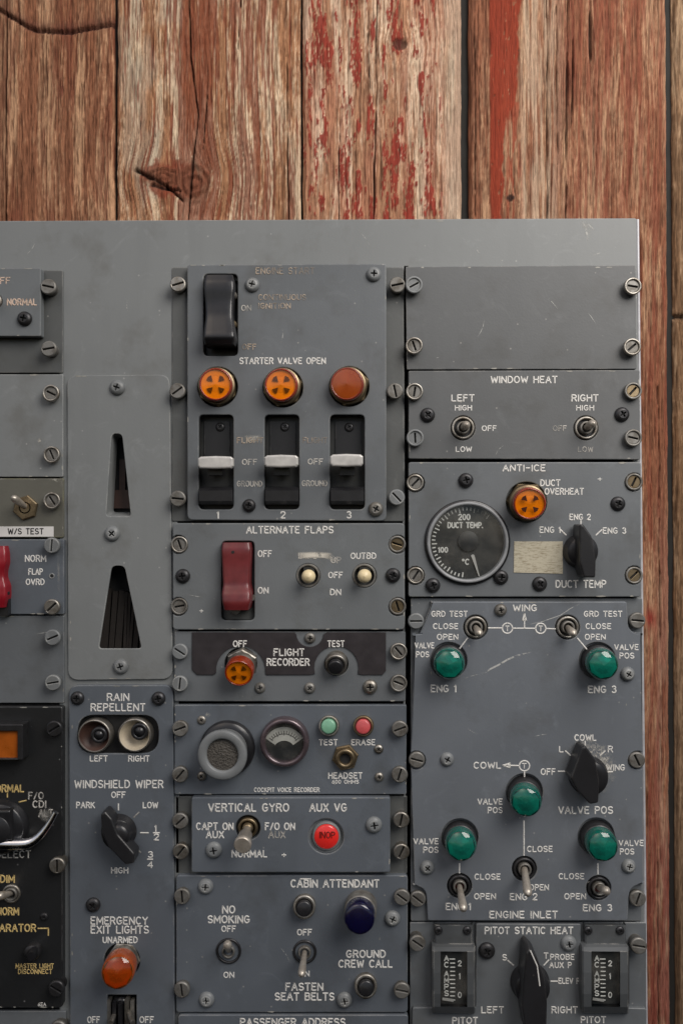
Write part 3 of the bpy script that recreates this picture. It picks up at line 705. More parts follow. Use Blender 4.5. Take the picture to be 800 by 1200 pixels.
def b2(X, Y, s):
    xw, f, c, fine, K, rg = grain(X, Y, s, [(192, 205, 26, 13, 12), (228, 212, 22, 24, 10)], 5)
    H, C = common(X, Y, f, c, fine, (204, 182, 154), (172, 124, 90), (104, 66, 46))
    bl = sst(fbm(X * .04 + 2, Y * .012, 3), .5, .62) * (X < 215); C = over(C, bl * .35, (168, 162, 146))
    n = fbm(xw * .35 + 11, Y * .014, 4, .6)
    zone = .35 * sst(X, 195, 215) * (1 - sst(X, 245, 262)) + .22 * sst(X, 258, 275) * (1 - sst(X, 305, 322)) + .12
    red = sst(n + zone, .70, .80); C = over(C, red * .68, (136, 62, 40))
    dx, dy = X - 205, Y - 208; sp = np.exp(-(dx / 42.) ** 2 - (dy / 26.) ** 2)
    k2 = sst(sp * 1.1 + (fbm(X * .12, Y * .08, 4) - .5) * .9, .42, .62); C = over(C, k2 * .8, (142, 70, 48))
    C = over(C, K * .55, (126, 84, 62)); H += K * rg * 1.2
    for (xa, ya, xb, yb, w) in ((160, 196, 196, 216, 2.6), (178, 214, 212, 222, 2.0), (196, 216, 214, 232, 1.5)):
        t = np.clip(((X - xa) * (xb - xa) + (Y - ya) * (yb - ya)) / ((xb - xa) ** 2 + (yb - ya) ** 2), 0, 1)
        dd = np.hypot(X - xa - t * (xb - xa), Y - ya - t * (yb - ya) + (fbm(X * .1, Y * .1, 2) - .5) * 4); q = np.exp(-(dd / (w * (1 - .6 * t))) ** 2)
        H -= 6 * q; C = over(C, q * .9, (38, 26, 22))
    for p, w in (([(221, -60), (224, 60), (233, 130), (226, 190), (218, 275)], 1.9), ([(336, 60), (337, 275)], 1.1), ([(284, -60), (280, 60)], 1.), ([(243, 100), (238, 175)], 1.)):
        cr = crack(X, Y, p, w, p[0][0]); H -= 6 * cr; C = over(C, cr * .85, (56, 36, 28))
    return H, C
def b3(X, Y, s):
    xw, f, c, fine, K, rg = grain(X, Y, s, [(468, 51, 9, 7, 7)], 4)
    H, C = common(X, Y, f, c, fine, (208, 184, 158), (174, 128, 98), (100, 64, 48))
    n = fbm(X * .16 + 3, Y * .034 + 7, 5, .6)
    z = .03 + .16 * (fbm(X * .9, Y * .16, 3) - .5) + .10 * np.exp(-((X - 372) / 10.) ** 2) + .12 * np.exp(-((X - 472) / 24.) ** 2) * sst(Y, 60, 200) + .10 * np.exp(-((X - 500) / 12.) ** 2) * (1 - sst(Y, 80, 150)) + .07 * np.exp(-((X - 420) / 12.) ** 2)
    red = sst(n + z, .635, .665) * sst(fbm(X * .6, Y * .2, 3), .25, .4) * (1 - sst(X, 512, 524))
    C = over(C, red * .92, (156, 56, 44)); H += red * 1.1
    wash = sst(fbm(X * .08 + 9, Y * .01, 4), .45, .6); C = over(C, wash * (1 - red) * .3, (170, 104, 84))
    C = over(C, K * .7, (70, 46, 38)); H -= K * 2
    C = over(C, sst(X, 512, 530) * .55, (180, 166, 146))
    for p, w in (([(444, -60), (441, 60), (440, 140), (437, 275)], 1.4), ([(430, 20), (433, 110)], 1.), ([(398, 120), (396, 275)], .8)):
        cr = crack(X, Y, p, w, p[0][0]); H -= 6 * cr; C = over(C, cr * .9, (48, 34, 30))
    return H, C
def b4(X, Y, s):
    xw, f, c, fine, K, rg = grain(X, Y, s, [(597, 233, 5, 4, 4)], 4)
    H, C = common(X, Y, f, c, fine, (176, 138, 108), (150, 98, 72), (84, 50, 36))
    n = fbm(xw * .35 + 3, Y * .012, 4)
    pale = sst(X, 606, 614) * (1 - sst(X, 640, 668)) * .6 + .5 * sst(X, 760, 770) * sst(Y, 500, 800); C = over(C, pale * sst(n, .3, .6), (192, 172, 148))
    rs = sst(n, .45, .6) * sst(X, 640, 670) * .5; C = over(C, rs, (146, 76, 58))
    e1 = 573 + 3 * (fbm(Y * .04, Y * 0, 3) - .5); e2 = np.interp(Y, [0, 60, 110, 160, 250], [610, 608, 602, 590, 587]) + 12 * (fbm(Y * .05 + 4, X * .1, 4) - .5)
    red = sst(X, e1 - .8, e1 + .8) * (1 - sst(X, e2 - 1.2, e2 + 1.2)) * (Y < 400)
    red = red * sst(fbm(X * .5, Y * .15, 3), .16, .26)
    C = over(C, red * .95, (152, 60, 38)); H = H * (1 - red * .7) + red * 1.3
    r2 = sst(fbm(X * .3, Y * .02 + 2, 4) , .54, .6) * np.exp(-((X - 600) / 9.) ** 2) * (Y > 120) * (Y < 300); C = over(C, r2 * .8, (158, 66, 44))
    low = sst(Y, 600, 1100) * sst(X, 745, 752); C = over(C, low * .6 * sst(fbm(xw * .3, Y * .02, 3), .4, .6), (140, 66, 58))
    spot = np.exp(-((X - 758) / 6.) ** 2 - ((Y - 724) / 12.) ** 2); C = over(C, spot * .8, (150, 30, 30))
    C = over(C, K, (70, 46, 38))
    for p, w in (([(638, -60), (641, 60), (640, 275)], 1.7), ([(665, -60), (664, 90), (661, 275)], 2.), ([(651, 0), (652, 200)], 1.1), ([(671, 40), (669, 150)], 1.2), ([(690, 0), (692, 80)], 2.6), ([(556, -60), (557, 275)], 1.), ([(768, 450), (770, 760)], .9), ([(765, 1000), (767, 1300)], 1.)):
        cr = crack(X, Y, p, w, p[0][0]); H -= 6 * cr; C = over(C, cr * .85, (58, 40, 34))
    return H, C
def b5(X, Y, s):
    xw, f, c, fine, K, rg = grain(X, Y, s)
    H, C = common(X, Y, f, c, fine, (166, 138, 110), (136, 104, 76), (80, 60, 44))
    q = np.exp(-((Y - 372 - (X - 790) * .1) / 2.5) ** 2); H -= 5 * q; C = over(C, q * .9, (50, 36, 28))
    C = over(C, sst(Y, 600, 1100) * .5, (92, 74, 56)); return H, C
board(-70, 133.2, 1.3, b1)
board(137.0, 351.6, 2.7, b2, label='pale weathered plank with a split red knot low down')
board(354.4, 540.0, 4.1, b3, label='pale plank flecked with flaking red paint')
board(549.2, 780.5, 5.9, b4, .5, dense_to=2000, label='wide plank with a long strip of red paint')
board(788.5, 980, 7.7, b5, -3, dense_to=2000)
def wood_backing():
    g = G(); a = W(-80, -70, HW - 16); b = W(980, 1300, HW - 16)
    for x in (135, 353, 545, 784):
        p = W(x, 0, HW - 14).x
        g = G(); g.box((p, (a.y + b.y) / 2, HW - 12), (22, a.y - b.y, 6)); part('batten', g, M['batten'], wall)
wood_backing()

# ------------------------------------------------------------------ mounting frame
fr = thing('console_frame', 'large pale grey metal frame on the planks that carries all the switch modules', 'panel frame', 400, 285, 0)
FO = [(-60, 259), (747, 255.5), (757.5, 1260), (-60, 1260)]
hA = rect(-50, 322, 70, 1250)
hD = [(84, 500), (195, 500), (195, 775), (84, 775)]
hE = [(86, 815), (196, 815), (196, 1250), (86, 1250)]
hB = [(206, 318), (470, 318), (474, 1250), (212, 1250)]
hC = [(473.2, 312), (478, 312), (478, 322), (740, 322), (746, 1250), (476, 1250)]
plate(fr, 'front_sheet', rnd(FO, [0, 5, 0, 0]), -4, 0, 'frame', [hA, hD, hE, hB, hC], 1.0)
g = G(); a, b = W(745.8, 258, -4), W(756.3, 1260, -4)
g.add([(a.x - 3, a.y, -28), (a.x, a.y, -28), (b.x, b.y, -28), (b.x - 3, b.y, -28), (a.x - 3, a.y, -3.5), (a.x, a.y, -3.5), (b.x, b.y, -3.5), (b.x - 3, b.y, -3.5)],
      [[4, 7, 6, 5], [0, 1, 2, 3], [0, 4, 5, 1], [1, 5, 6, 2], [2, 6, 7, 3], [3, 7, 4, 0]]); part('side_flange', g, M['frame'], fr)
g = G(); a, b = W(-60, 260.5, -4), W(744, 257.5, -4)
g.add([(a.x, a.y, -28), (b.x, b.y, -28), (b.x, b.y - 3, -28), (a.x, a.y - 3, -28), (a.x, a.y, -3.5), (b.x, b.y, -3.5), (b.x, b.y - 3, -3.5), (a.x, a.y - 3, -3.5)],
      [[4, 7, 6, 5], [0, 1, 2, 3], [0, 4, 5, 1], [1, 5, 6, 2], [2, 6, 7, 3], [3, 7, 4, 0]]); part('top_flange', g, M['frame'], fr)
g = G(); a, b = W(-60, 264, -24), W(742, 1260, -24); g.box(((a.x + b.x) / 2, (a.y + b.y) / 2, -26.5), (b.x - a.x, a.y - b.y, 1.5)); part('added_dark_sheet', g, M['cavity'], fr)  # added dark sheet, its near-black colour darkens the gaps and cutouts
g = G(); P = [W(746.3, 257.5, -1), W(751.5, 740, -1), W(757, 1260, -1)]; g.tube(P, 1.9, 10); part('rolled_edge', g, M['bareglint'], fr)
scratch(fr, [(681, 258), (685, 266), (687, 274), (688, 282)], 0, .9); scratch(fr, [(686, 260), (692, 266), (696, 270)], 0, .7)
patch(fr, [(676, 257), (690, 256), (697, 268), (688, 284), (682, 272)], 0, 'softdust')

def module(name, label, cx, cy): return thing(name, label, 'control panel', cx, cy, 0, 'modules fitted in the grey frame')
def base(m_, x0, y0, x1, y1, h, mat, t=4, cr=2, holes=()): return plate(m_, 'base_plate', rnd(rect(x0, y0, x1, y1), cr), h - t, h, mat, holes)

# ---- left column ---------------------------------------------------------
m_ = module('switch_module', 'cropped module lettered OFF and NORMAL at the upper left edge, with a dark corner screw', 30, 377)
base(m_, -55, 316.5, 74, 437, 2, 'rail')
plate(m_, 'face_plate', rnd(rect(-55, 314, 48, 394), 2), 3, 14, 'grey', [circ(-6, 353, 9)])
lettering(m_, 14, [('OFF', -7, 12, 329, 7), ('NORMAL', 9, 43, 354, 7)], 'inkpink', .8)
screws(m_, [(28, 373)], 14, 'dark'); fast(m_, [(57, 336), (57, 409)], 2, 'dome', 'zinc', 9)
toggle(m_, (-6, 353), (-10, 350), 14, 16, 10)

m_ = module('blank_cover_plate', 'plain grey blank plate above the WS TEST module at the left edge', 36, 498)
base(m_, -55, 438.5, 74.3, 559, 4, 'frame', holes=()); fast(m_, [(59, 461), (60, 533)], 4, 'ring', 'steel', 5)
patch(m_, [(44, 514), (48, 513), (49, 518), (45, 519)], 4, 'dust')

m_ = module('test_switch_module', 'olive grey module with a hexagon nut toggle and white W/S TEST label tape', 37, 595)
base(m_, -55, 560.5, 74.8, 630, 3, 'olive'); fast(m_, [(61, 587)], 3, 'ring', 'steel', 5)
toggle(m_, (31, 595), (17, 584), 3, 26, 14, nut='brass', lr=(3, 3.6, 4.4), hexn=True)
plate(m_, 'label_tape', rect(-55, 617, 63, 629), 3, 3.8, 'tape', bev=.2)
lettering(m_, 3.8, [('W/S TEST', 10, 51, 622.6, 6.2)], 'inkblack', .55)
patch(m_, [(33, 560.5), (46, 560.5), (45, 563.5), (36, 563)], 3, 'dust'); patch(m_, [(58, 561), (74, 561), (74, 571), (70, 566)], 3, 'dust')

m_ = module('override_module', 'blue grey module reading NORM, FLAP OVRD beside a cropped bright red guard', 37, 676)
base(m_, -55, 632, 75.2, 720, 6, 'blue', 8); fast(m_, [(61, 639), (61, 711)], 6, 'dome', 'steel', 5)
lettering(m_, 6, [('NORM', 30, 54, 654.5, 7), ('FLAP', 34, 50, 670, 6.5), ('OVRD', 31, 52, 682, 6.5)], 'ink', .62)
g = G(); A = W(61, 675, 6); g.lathe([(3.4, 0), (3.2, .5), (2.2, .5), (2, -.1)], 16, A, cap=False); g.lathe([(2.1, .1), (2.1, .15)], 12, A, mi=1); part('pin_hole', g, [M['gpaint'], M['cavity']], m_, A)
guard(m_, -30, 640, 7, 712, 6, 'redguard', [(0, 9, .95), (.1, 12, 1), (.3, 13, 1), (.4, 12, .88), (.55, 12, .88), (.62, 15, 1), (.85, 16, 1), (1, 13, .9)])
g = G(); g.box(W(5, 706, 9), (14, 30, 8)); g.lathe([(5, 0), (5, 5), (4, 6)], 16, W(7, 695, 11)); part('hinge_block', g, M['blackp'], m_)
patch(m_, [(67, 646), (70, 646), (71, 700), (68, 700)], 6, 'softdust')

m_ = module('blank_cover_plate', 'plain dark grey blank plate directly above the black instrument unit', 37, 772)
base(m_, -55, 721.5, 75.5, 824, 3, 'slate'); fast(m_, [(62, 747), (62, 800)], 3, 'dome', 'paint', 6)

m_ = module('black_instrument_unit', 'black module with amber annunciator, chrome edged knob and yellow DIM lettering', 38, 1005)
plate(m_, 'face_plate', rnd(rect(-55, 828, 73.5, 1181), 4), -6, 9, 'black', [], 1.2)
base(m_, -55, 826, 77, 1183.5, -3, 'black')
fast(m_, [(64, 854), (67, 1015), (66, 1159)], 9, 'dome', 'dark', 5)
g = G(); a = W(-20, 870, 20)
g.merge(slab(px(rnd(rect(-55, 849, 27, 891), 2), 26), [px(rect(-52, 857, 20.5, 889), 26)], 9, 26, 1.2)); g.box(W(-15, 870, 12), (70, 40, 6), 0)
bz = part('annunciator', g, M['dscrew'], m_, a)
g = G(); g.merge(slab(px(rect(-54, 856, 21.5, 890), 22), [], 16, 22, .6)); part('amber_face', g, M['amberplate'], bz)
lettering(m_, 9, [('NORMAL', -11, 28, 924, 8), ('DIM', 1, 17, 1030, 8), ('NORM', -3, 22, 1068, 8), ('SEPARATOR', -20, 42, 1087.5, 8)], 'inkyellow', .8)
lettering(m_, 9, [('F/O', 34, 51, 932.5, 7.5), ('CDI', 39, 54, 942.5, 7.5), ('SELECT', -4, 36, 1001, 8), ('LEFT', 12, 36, 1001, .1)][:3], 'inkworn', .7)
lettering(m_, 9, [('MASTER LIGHT', 19, 63, 1132, 5), ('DISCONNECT', 22, 61, 1138.5, 5)], 'inkyellow', .48)
lettering(m_, 9, [('6EA', 45, 54, 1177, 3.6)], 'ink', .4); lettering(m_, 9, [('ALT', 46, 62, 953, 8)], 'inkworn', .7)
lettering(m_, 9, [], 'inkyellow', .7, 'marking', [[(45, 1088), (57, 1088), (57, 1096)], [(9, 930), (9, 934)], [(23, 940), (31, 938)]])
patch(m_, [(40, 950), (60, 945), (65, 958), (58, 966), (48, 962)], 9, 'softdust')
b_ = pointer_knob(m_, (3, 968), 30, [(-12, 950), (12, 950), (14, 985), (-10, 985)], 9, 8, 18, 'blackp')
g = G(); g.lathe([(17, 8), (17, 17), (15, 19), (.01, 19.5)], 32, W(4, 966, 9), cap=False); part('knob_cap', g, M['blackk'], b_)
g = G(); pts = []
for k in range(21):
    t = k / 20; x = -30 + 96 * t; y = 986 + 3 * math.sin(t * 3.2) - 34 * max(0, (t - .62) / .38) ** 2.0; pts.append(W(x, y, 24 - 6 * t))
g.tube(pts, [6.6 if k < 14 else 6.6 - (k - 13) * .5 for k in range(21)], 12); part('chrome_lever', g, metal('polished_chrome', srgb(225, 225, 228), .18, .15, 1), b_)
toggle(m_, (14, 1047), (0, 1050), 9, 22, 12)
g = G(); g.lathe([(9, 0), (9, 8), (8, 9.5), (5, 10)], 20, W(41, 1112, 9)); tg = part('toggle_switch', g, M['dscrew'], m_)
g = G(); g.tube([W(41, 1112, 15), W(37, 1121, 30)], [4.6, 5]); part('lever', g, M['blackp'], tg)
screws(m_, [(51, 1076, 'dark', .5)], 9)
lettering(m_, 9, [], 'inkyellow', .6, 'marking', [[(7, 938), (9.5, 943), (4.5, 943), (7, 938)]])
m_ = module('blank_cover_plate', 'sliver of dark grey plate at the bottom left corner below the black unit', 38, 1215)
base(m_, -55, 1185, 77.5, 1250, 3, 'slate'); fast(m_, [(69, 1206)], 3, 'dome', 'dark', 5)

# ---- second column -------------------------------------------------------
m_ = module('slotted_cover_plate', 'tall rounded grey plate with a narrow slot above a trapezoid opening and three cross screws', 140, 620)
s1 = rnd([(131, 508), (143, 508), (153.5, 605), (124.5, 605)], [6, 6, 4, 4]); s2 = rnd([(131, 663), (146, 663), (166, 760), (116, 760)], [6, 6, 4, 4])
plate(m_, 'face_plate', rnd([(79, 440), (199, 439), (202.5, 796), (80, 797)], 13, 8), 0, 3, 'frame', [s1, s2], .9)
screws(m_, [(137, 454), (130.5, 625), (140.5, 781.5)], 3, 'paint', 1.0)
def funnel(poly, h0, h1, shrink, mat, name):
    a = px(poly, h1); c = sum((Vector(p) for p in a), Vector((0, 0))) / len(a); g = G(); n = len(a)
    lo = [(c.x + (p[0] - c.x) * shrink[0] + shrink[2], c.y + (p[1] - c.y) * shrink[1] + shrink[3], h0) for p in a]
    g.add([(p[0], p[1], h1) for p in a] + lo, [[i, (i + 1) % n, n + (i + 1) % n, n + i] for i in range(n)]); return part(name, g, M[mat], m_)
funnel(s1, -20, 2.2, (.80, .92, -1, 1), 'frame', 'slot_sleeve')
g = G(); g.box(W(144, 558, -24), (7, 40, 4)); g.box(W(140, 585, -22), (26, 22, 3)); part('inner_catch', g, M['tan'], m_)
sx = 108.0
for k in range(11):
    sw = random.choice((3.2, 4.5, 6.0, 7.5)); sx += sw + random.uniform(.3, 1.2)
    g = G(); g.box(W(sx - sw / 2, 728 + random.uniform(-3, 3), -21 + random.uniform(-3, 3)), (sw, 74, 6), rot=R(random.uniform(-5, -1))); part('slat', g, M['slat'], m_)

m_ = module('wiper_module', 'tall module of RAIN REPELLENT buttons, WINDSHIELD WIPER knob and EXIT LIGHTS lamp', 142, 1010)
HR = 6
rr = rnd(rect(91, 838, 186, 883), 20, 8)
plate(m_, 'face_plate', rnd([(81, 803), (203, 803), (205, 1250), (82.5, 1250)], [12, 12, 2, 2], 8), 0, HR, 'blue', [rr, circ(143, 1126, 21), rect(126, 1166, 160, 1205)], 1.1)
recess(m_, 91, 838, 186, 883, HR, 9, 'cavity', 20)
for (cx, cy, cm, bx, by, br, bm) in ((111.5, 862, 'tan', 116, 861.5, 9.5, 'blackp'), (158.5, 861, 'foam', 163.5, 857.5, 10, 'blackp')):
    A = W(cx, cy, HR + 1); g = G(); g.lathe([(20, -9), (19.5, 2), (18.6, 3.2), (17.4, 3.2), (16.5, 2), (12.5, -7), (.01, -7.4)], 36, A, mi=0, cap=False)
    g.sm = [True] * len(g.f); g.mi = [0 if i < 36 * 3 else 1 for i in range(len(g.f))]
    b_ = part('push_button', g, [M['steel'], M[cm]], m_, A)
    g = G(); B = W(bx, by, HR + 4); g.lathe([(br, -9), (br, 0), (br - 1.2, 1), (br - 3.4, 1), (br - 4, 0), (br - 4.2, -3), (.01, -3)], 28, B, cap=False); part('button_cap', g, M['dscrew' if cm == 'tan' else 'blackp'], b_, A)
    g = G(); g.lathe([(br - 4.5, -5), (br - 4.5, .8), (.01, 1.2)], 20, B, cap=False); part('plunger', g, M['blackp'], b_, A)
screws(m_, [(90, 819), (185, 819), (108.5, 1062, 'dark', .95)], HR, 'dark', .9)
lettering(m_, HR, [('RAIN', 126, 151, 817, 8), ('REPELLENT', 107, 170, 829, 8), ('LEFT', 106, 126, 889, 6.2), ('RIGHT', 151, 175, 889, 6.2), ('WINDSHIELD WIPER', 88, 191, 919, 8.4),
    ('OFF', 131, 147, 931.5, 6.4), ('PARK', 90, 111, 943.5, 6.4), ('LOW', 168, 185, 943.5, 6.4), ('1', 181, 184, 971, 7), ('2', 181, 186, 981, 7), ('3', 174, 179, 1001.5, 6.5), ('4', 173.5, 179, 1013.5, 6.5),
    ('HIGH', 131, 150, 1020, 6.2), ('EMERGENCY', 107, 173, 1079, 8.2), ('EXIT LIGHTS', 107, 174, 1089.5, 8.2), ('UNARMED', 121, 161, 1101.5, 6.6), ('OFF', 103, 117, 1195, 6.6), ('OFF', 164, 180, 1195, 6.6)],
    extra=[[(180, 976), (187, 976)], [(173, 1007), (179, 1007)], [(165, 976), (174, 976)], [(139, 942), (139, 949)]])
lettering(m_, HR, [], 'inkworn', .7, 'marking', [[(163, 952), (157, 958)], [(160, 995), (165, 999)]])
b_ = pointer_knob(m_, (140, 974), 19, [(118, 954), (123, 951), (131, 960), (138, 978), (158, 1001), (157, 1012), (147, 1014), (128, 994), (119, 976)], HR, 9, 24, 'blackk')
g = G(); g.lathe([(13.5, 4), (13.5, 17), (12, 20), (8, 21.5), (.01, 22)], 32, W(144, 972, HR), cap=False); part('knob_cap', g, M['blackp'], b_)
lamp(m_, (145, 1124), (137, 1142), HR, 19.5, 40, 'orange', None, 'steel', 17, 'amberfacet')
recess(m_, 126, 1166, 160, 1205, HR, 12, 'tray', 1)
for k, (x, mt, hh) in enumerate(((129, 'zinc', 4), (136, 'blackp', 10), (143, 'blackp', 12), (150, 'steel', 8), (156, 'zinc', 4))):
    g = G(); g.box(W(x, 1187, HR - 6 + hh / 2), (4.2, 36 - (k % 3) * 4, hh + 3)); part('contact_blade', g, M[mt], m_)
g = G(); g.tube([W(136, 1185, 4), W(130, 1199, 22)], [2.6, 3]); g.tube([W(150, 1184, 4), W(156, 1199, 22)], [2.6, 3]); part('switch_bat', g, M['steel'], m_)
g = G(); g.lathe([(8, 0), (8, 3), (6, 4)], 20, W(143, 1176, 3)); part('switch_boss', g, M['blackp'], m_)

# ---- third column --------------------------------------------------------
m_ = module('engine_start_module', 'large ENGINE START module with three amber lamps over three white paddle levers', 336, 460)
base(m_, 201.5, 313, 473, 611, 1.5, 'rail', 5, 2, [rect(226, 330, 446, 600)])
HE = 11
recs = [(233, 486, 273.5, 597), (310, 486, 350.5, 597), (386.5, 486, 427, 597)]
lampsE = [((255, 453.5), (252.5, 450)), ((331.5, 454), (329, 450.5)), ((409, 453), (406, 449.5))]
plate(m_, 'face_plate', rnd([(219.5, 310), (452.5, 309), (452.5, 610.5), (219.5, 609.5)], [3, 3, 7, 7]), 1.5, HE, 'slate',
      [rnd(rect(238.5, 321, 278.5, 417), 6), circ(255, 453.5, 23.5), circ(331.5, 454, 23.5), circ(409, 453, 23.5)] + [rnd(rect(*r_), 6) for r_ in recs], 1.3)
recess(m_, 238.5, 321, 278.5, 417, HE, 14)
for r_ in recs: recess(m_, *r_, HE, 16)
fast(m_, [(208.5, 333), (208, 458.5), (208.5, 584), (465, 333.5), (463, 458), (465, 583)], 1.5, 'dome', 'zinc', 8)
screws(m_, [(295, 333), (437.5, 320.5), (440.5, 597, 'zinc', .95), (291.5, 592.5, 'dark', .85)], HE, 'paint')
lettering(m_, HE, [('ENGINE START', 300, 368, 317.5, 7)], 'inkfaint', .6)
lettering(m_, HE, [('CONTINUOUS', 303, 358, 348.5, 6), ('IGNITION', 303, 340, 358.5, 6), ('OFF', 284, 300, 406.5, 6), ('FLIGHT', 278, 308, 516, 6), ('FLIGHT', 355, 383, 516, 6)], 'inkfaint', .62)
lettering(m_, HE, [('OFF', 284, 301, 541.5, 6), ('OFF', 361, 378, 541, 6), ('GROUND', 278, 307, 567, 6), ('GROUND', 354, 383, 566.5, 6), ('ON', 283, 294, 361, 6)], 'inkworn', .66)
lettering(m_, HE, [('STARTER VALVE OPEN', 281, 381, 423, 6.8), ('1', 254, 257, 603.5, 7.5), ('2', 329, 334, 603.5, 7.5), ('3', 406.5, 411, 603.5, 7.5)], 'ink', .72)
patch(m_, [(282, 510), (306, 509), (309, 518), (284, 520)], HE, 'dust')
for i, (b0, t0) in enumerate(lampsE):
    q = lamp(m_, b0, t0, HE - 6, 19.5, 24, 'orange' if i == 2 else 'amber', 'amberside', 'brass')
    if i < 2: vanes(*q, rot=45)
gd = guard(m_, 238, 322, 275, 403, HE - 3, 'blackp', [(0, 10, .86), (.05, 15, .95), (.18, 17, .98), (.4, 16, .88), (.6, 18, .86), (.75, 23, .95), (.88, 28, 1.0), (.95, 27, .99), (1.0, 19, .92)])
for (x, y, mt, r_) in ((274, 347, 'zinc', 4.2), (274, 381, 'brass', 4.2)):
    g = G(); g.lathe([(r_, -4), (r_, 6), (r_ - 1, 7)], 14, W(x, y, HE - 2)); part('hinge_pin', g, M[mt], gd)
for i, r_ in enumerate(recs):
    xc = (r_[0] + r_[2]) / 2 - .8; yl = (541.5, 540, 539)[i]; w_ = (42, 40, 39)[i]
    g = G(); g.box(W(xc + 1, 548, HE - 2), (17, 18, 12)); g.box(W(xc + 1, 541, HE + 4), (26, 7, 20)); lv = part('paddle_lever', g, M['blackp'], m_, W(xc, yl, HE))
    hh = HE + 22; a = W(xc, yl, hh); kk = (D - hh) / D; hw = w_ / 2 * kk
    sec = [(-hw, 4.2), (-hw + 3, 6.6), (0, 7.4), (hw - 3, 6.6), (hw, 4.2), (hw, -4.5), (hw - 2.5, -7.4), (0, -8.0), (-hw + 2.5, -7.4), (-hw, -4.5)]
    g = G(); g.merge(slab([(a.x + p, a.y + q * kk) for p, q in sec], [], hh - 10, hh, 2.4, 3)); part('lever_tip', g, M['white'], lv)
    g = G(); c = W(xc + 1, 580, HE + 3)
    prof = [(-11, -6), (-11, 2), (-7, 8), (5, 8), (8, 3), (10, -6)]
    vs = [(c.x + s_ * 19, c.y + p, c.z - 3 + q) for s_ in (-1, 1) for p, q in prof]; n = len(prof)
    g.add(vs, [[i_, (i_ + 1) % n, n + (i_ + 1) % n, n + i_] for i_ in range(n)] + [list(range(n))[::-1], list(range(n, 2 * n))]); part('latch_block', g, M['blackp'], m_)
    screws(m_, [(xc + 5 - i, 500, 'dark', .62)], HE - 15)
    g = G(); g.box(W(xc + 2, 516, HE - 14.5), (30, 44, 1.2)); part('shutter_plate', g, M['blackk'], m_)

m_ = module('alternate_flaps_module', 'ALTERNATE FLAPS module with a dark red guard and two ivory tipped toggles', 338, 675)
NL = [(209, 638), (209, 711)]; NR = [(466, 638), (466, 711)]; HF = 9
base(m_, 204, 614, 474, 737, -1, 'rail', 4)
plate(m_, 'face_plate', notched(202.5, 613, 474, 738, NL, NR, 11, 5), 0, HF, 'grey', [rnd(rect(259.5, 634, 298, 727), 6), circ(361, 674.5, 14), circ(427, 674.5, 14)], 1.3)
recess(m_, 259.5, 634, 298, 727, HF, 12)
fast(m_, [(210, 638), (210, 711, 'brass'), (465.5, 638, 'brass'), (465.5, 711, 'brass')], -1, 'ring', 'steel', 7)
screws(m_, [(214, 675.5), (460.5, 674.5)], HF, 'dark', .95)
gd = guard(m_, 258.5, 636, 294.5, 715, HF - 2, 'redp', [(0, 12, .9), (.05, 15, .97), (.12, 16, .97), (.35, 16, .92), (.66, 18, .86), (.72, 23, .96), (.9, 27, .92), (1, 24, .78)])
g = G(); g.lathe([(1.8, 0), (1.8, .4)], 12, W(273, 647, HF + 14)); part('guard_hole', g, M['cavity'], gd)
g = G(); g.lathe([(7, -6), (7, 3), (6, 4)], 18, W(276, 713, HF + 2)); g.lathe([(3.5, -6), (3.5, 5)], 12, W(296, 700, HF - 2)); part('hinge_pin', g, M['zinc'], gd)
for x, y in ((361.5, 675), (427, 674.5)):
    A = W(x - .5, 674.5, HF); g = G(); g.lathe([(14.5, -2), (14.5, -6), (13, -7), (.01, -7)], 28, A, mi=1, cap=False); g.box((A.x + 1, A.y + 4, A.z - 3), (13, 13, 5), 1)
    g.merge(slab([(A.x + p, A.y + q) for p, q in circ(0, 0, 13.8, 28)], [[(A.x + p, A.y + q) for p, q in circ(0, 0, 11.5, 28)]], HF - 4, HF + .8, .5, 1), 0)
    b_ = part('toggle_switch', g, [M['zinc'], M['tray']], m_, A)
    g = G(); B = W(x, y + .5, HF + 16); g.tube([A + Vector((0, 0, -4)), A + (B - A) * .5, B - Vector((0, 0, 4)), B, B + Vector((0, 0, 3.4)), B + Vector((0, 0, 5.6)), B + Vector((0, 0, 6.6))], [4.5, 5.5, 7.4, 8, 6.8, 4, .4], 20); part('lever', g, M['ivory'], b_)
lettering(m_, HF, [('ALTERNATE FLAPS', 289, 390, 621, 7.6)], 'ink', 1.0)
lettering(m_, HF, [('OFF', 302.5, 318, 649, 6.8), ('ON', 302.5, 314, 692, 6.8), ('OFF', 385, 401, 674, 6.4), ('DN', 387, 399, 694, 6.6), ('OUTBD', 411, 440, 651.5, 6.4)], 'ink', .85)
lettering(m_, HF, [('INBD', 350, 372, 651.5, 6.4), ('UP', 388, 399, 656.5, 6.4)], 'inkworn', .9)
lettering(m_, HF, [('+', 234, 238, 716, 6)], 'ink', .5, 'marking')
patch(m_, [(350, 648), (365, 647), (386, 647), (392, 650), (386, 656), (368, 654), (351, 655)], HF, 'dust'); patch(m_, [(348, 647), (370, 646), (390, 648), (388, 655), (366, 654), (349, 655)], HF + .4, 'chalk')
patch(m_, [(378, 650), (398, 650), (400, 660), (388, 659)], HF, 'dust')
patch(m_, [(250, 736), (292, 736.5), (292, 737.6), (252, 737.4)], HF, 'dust')

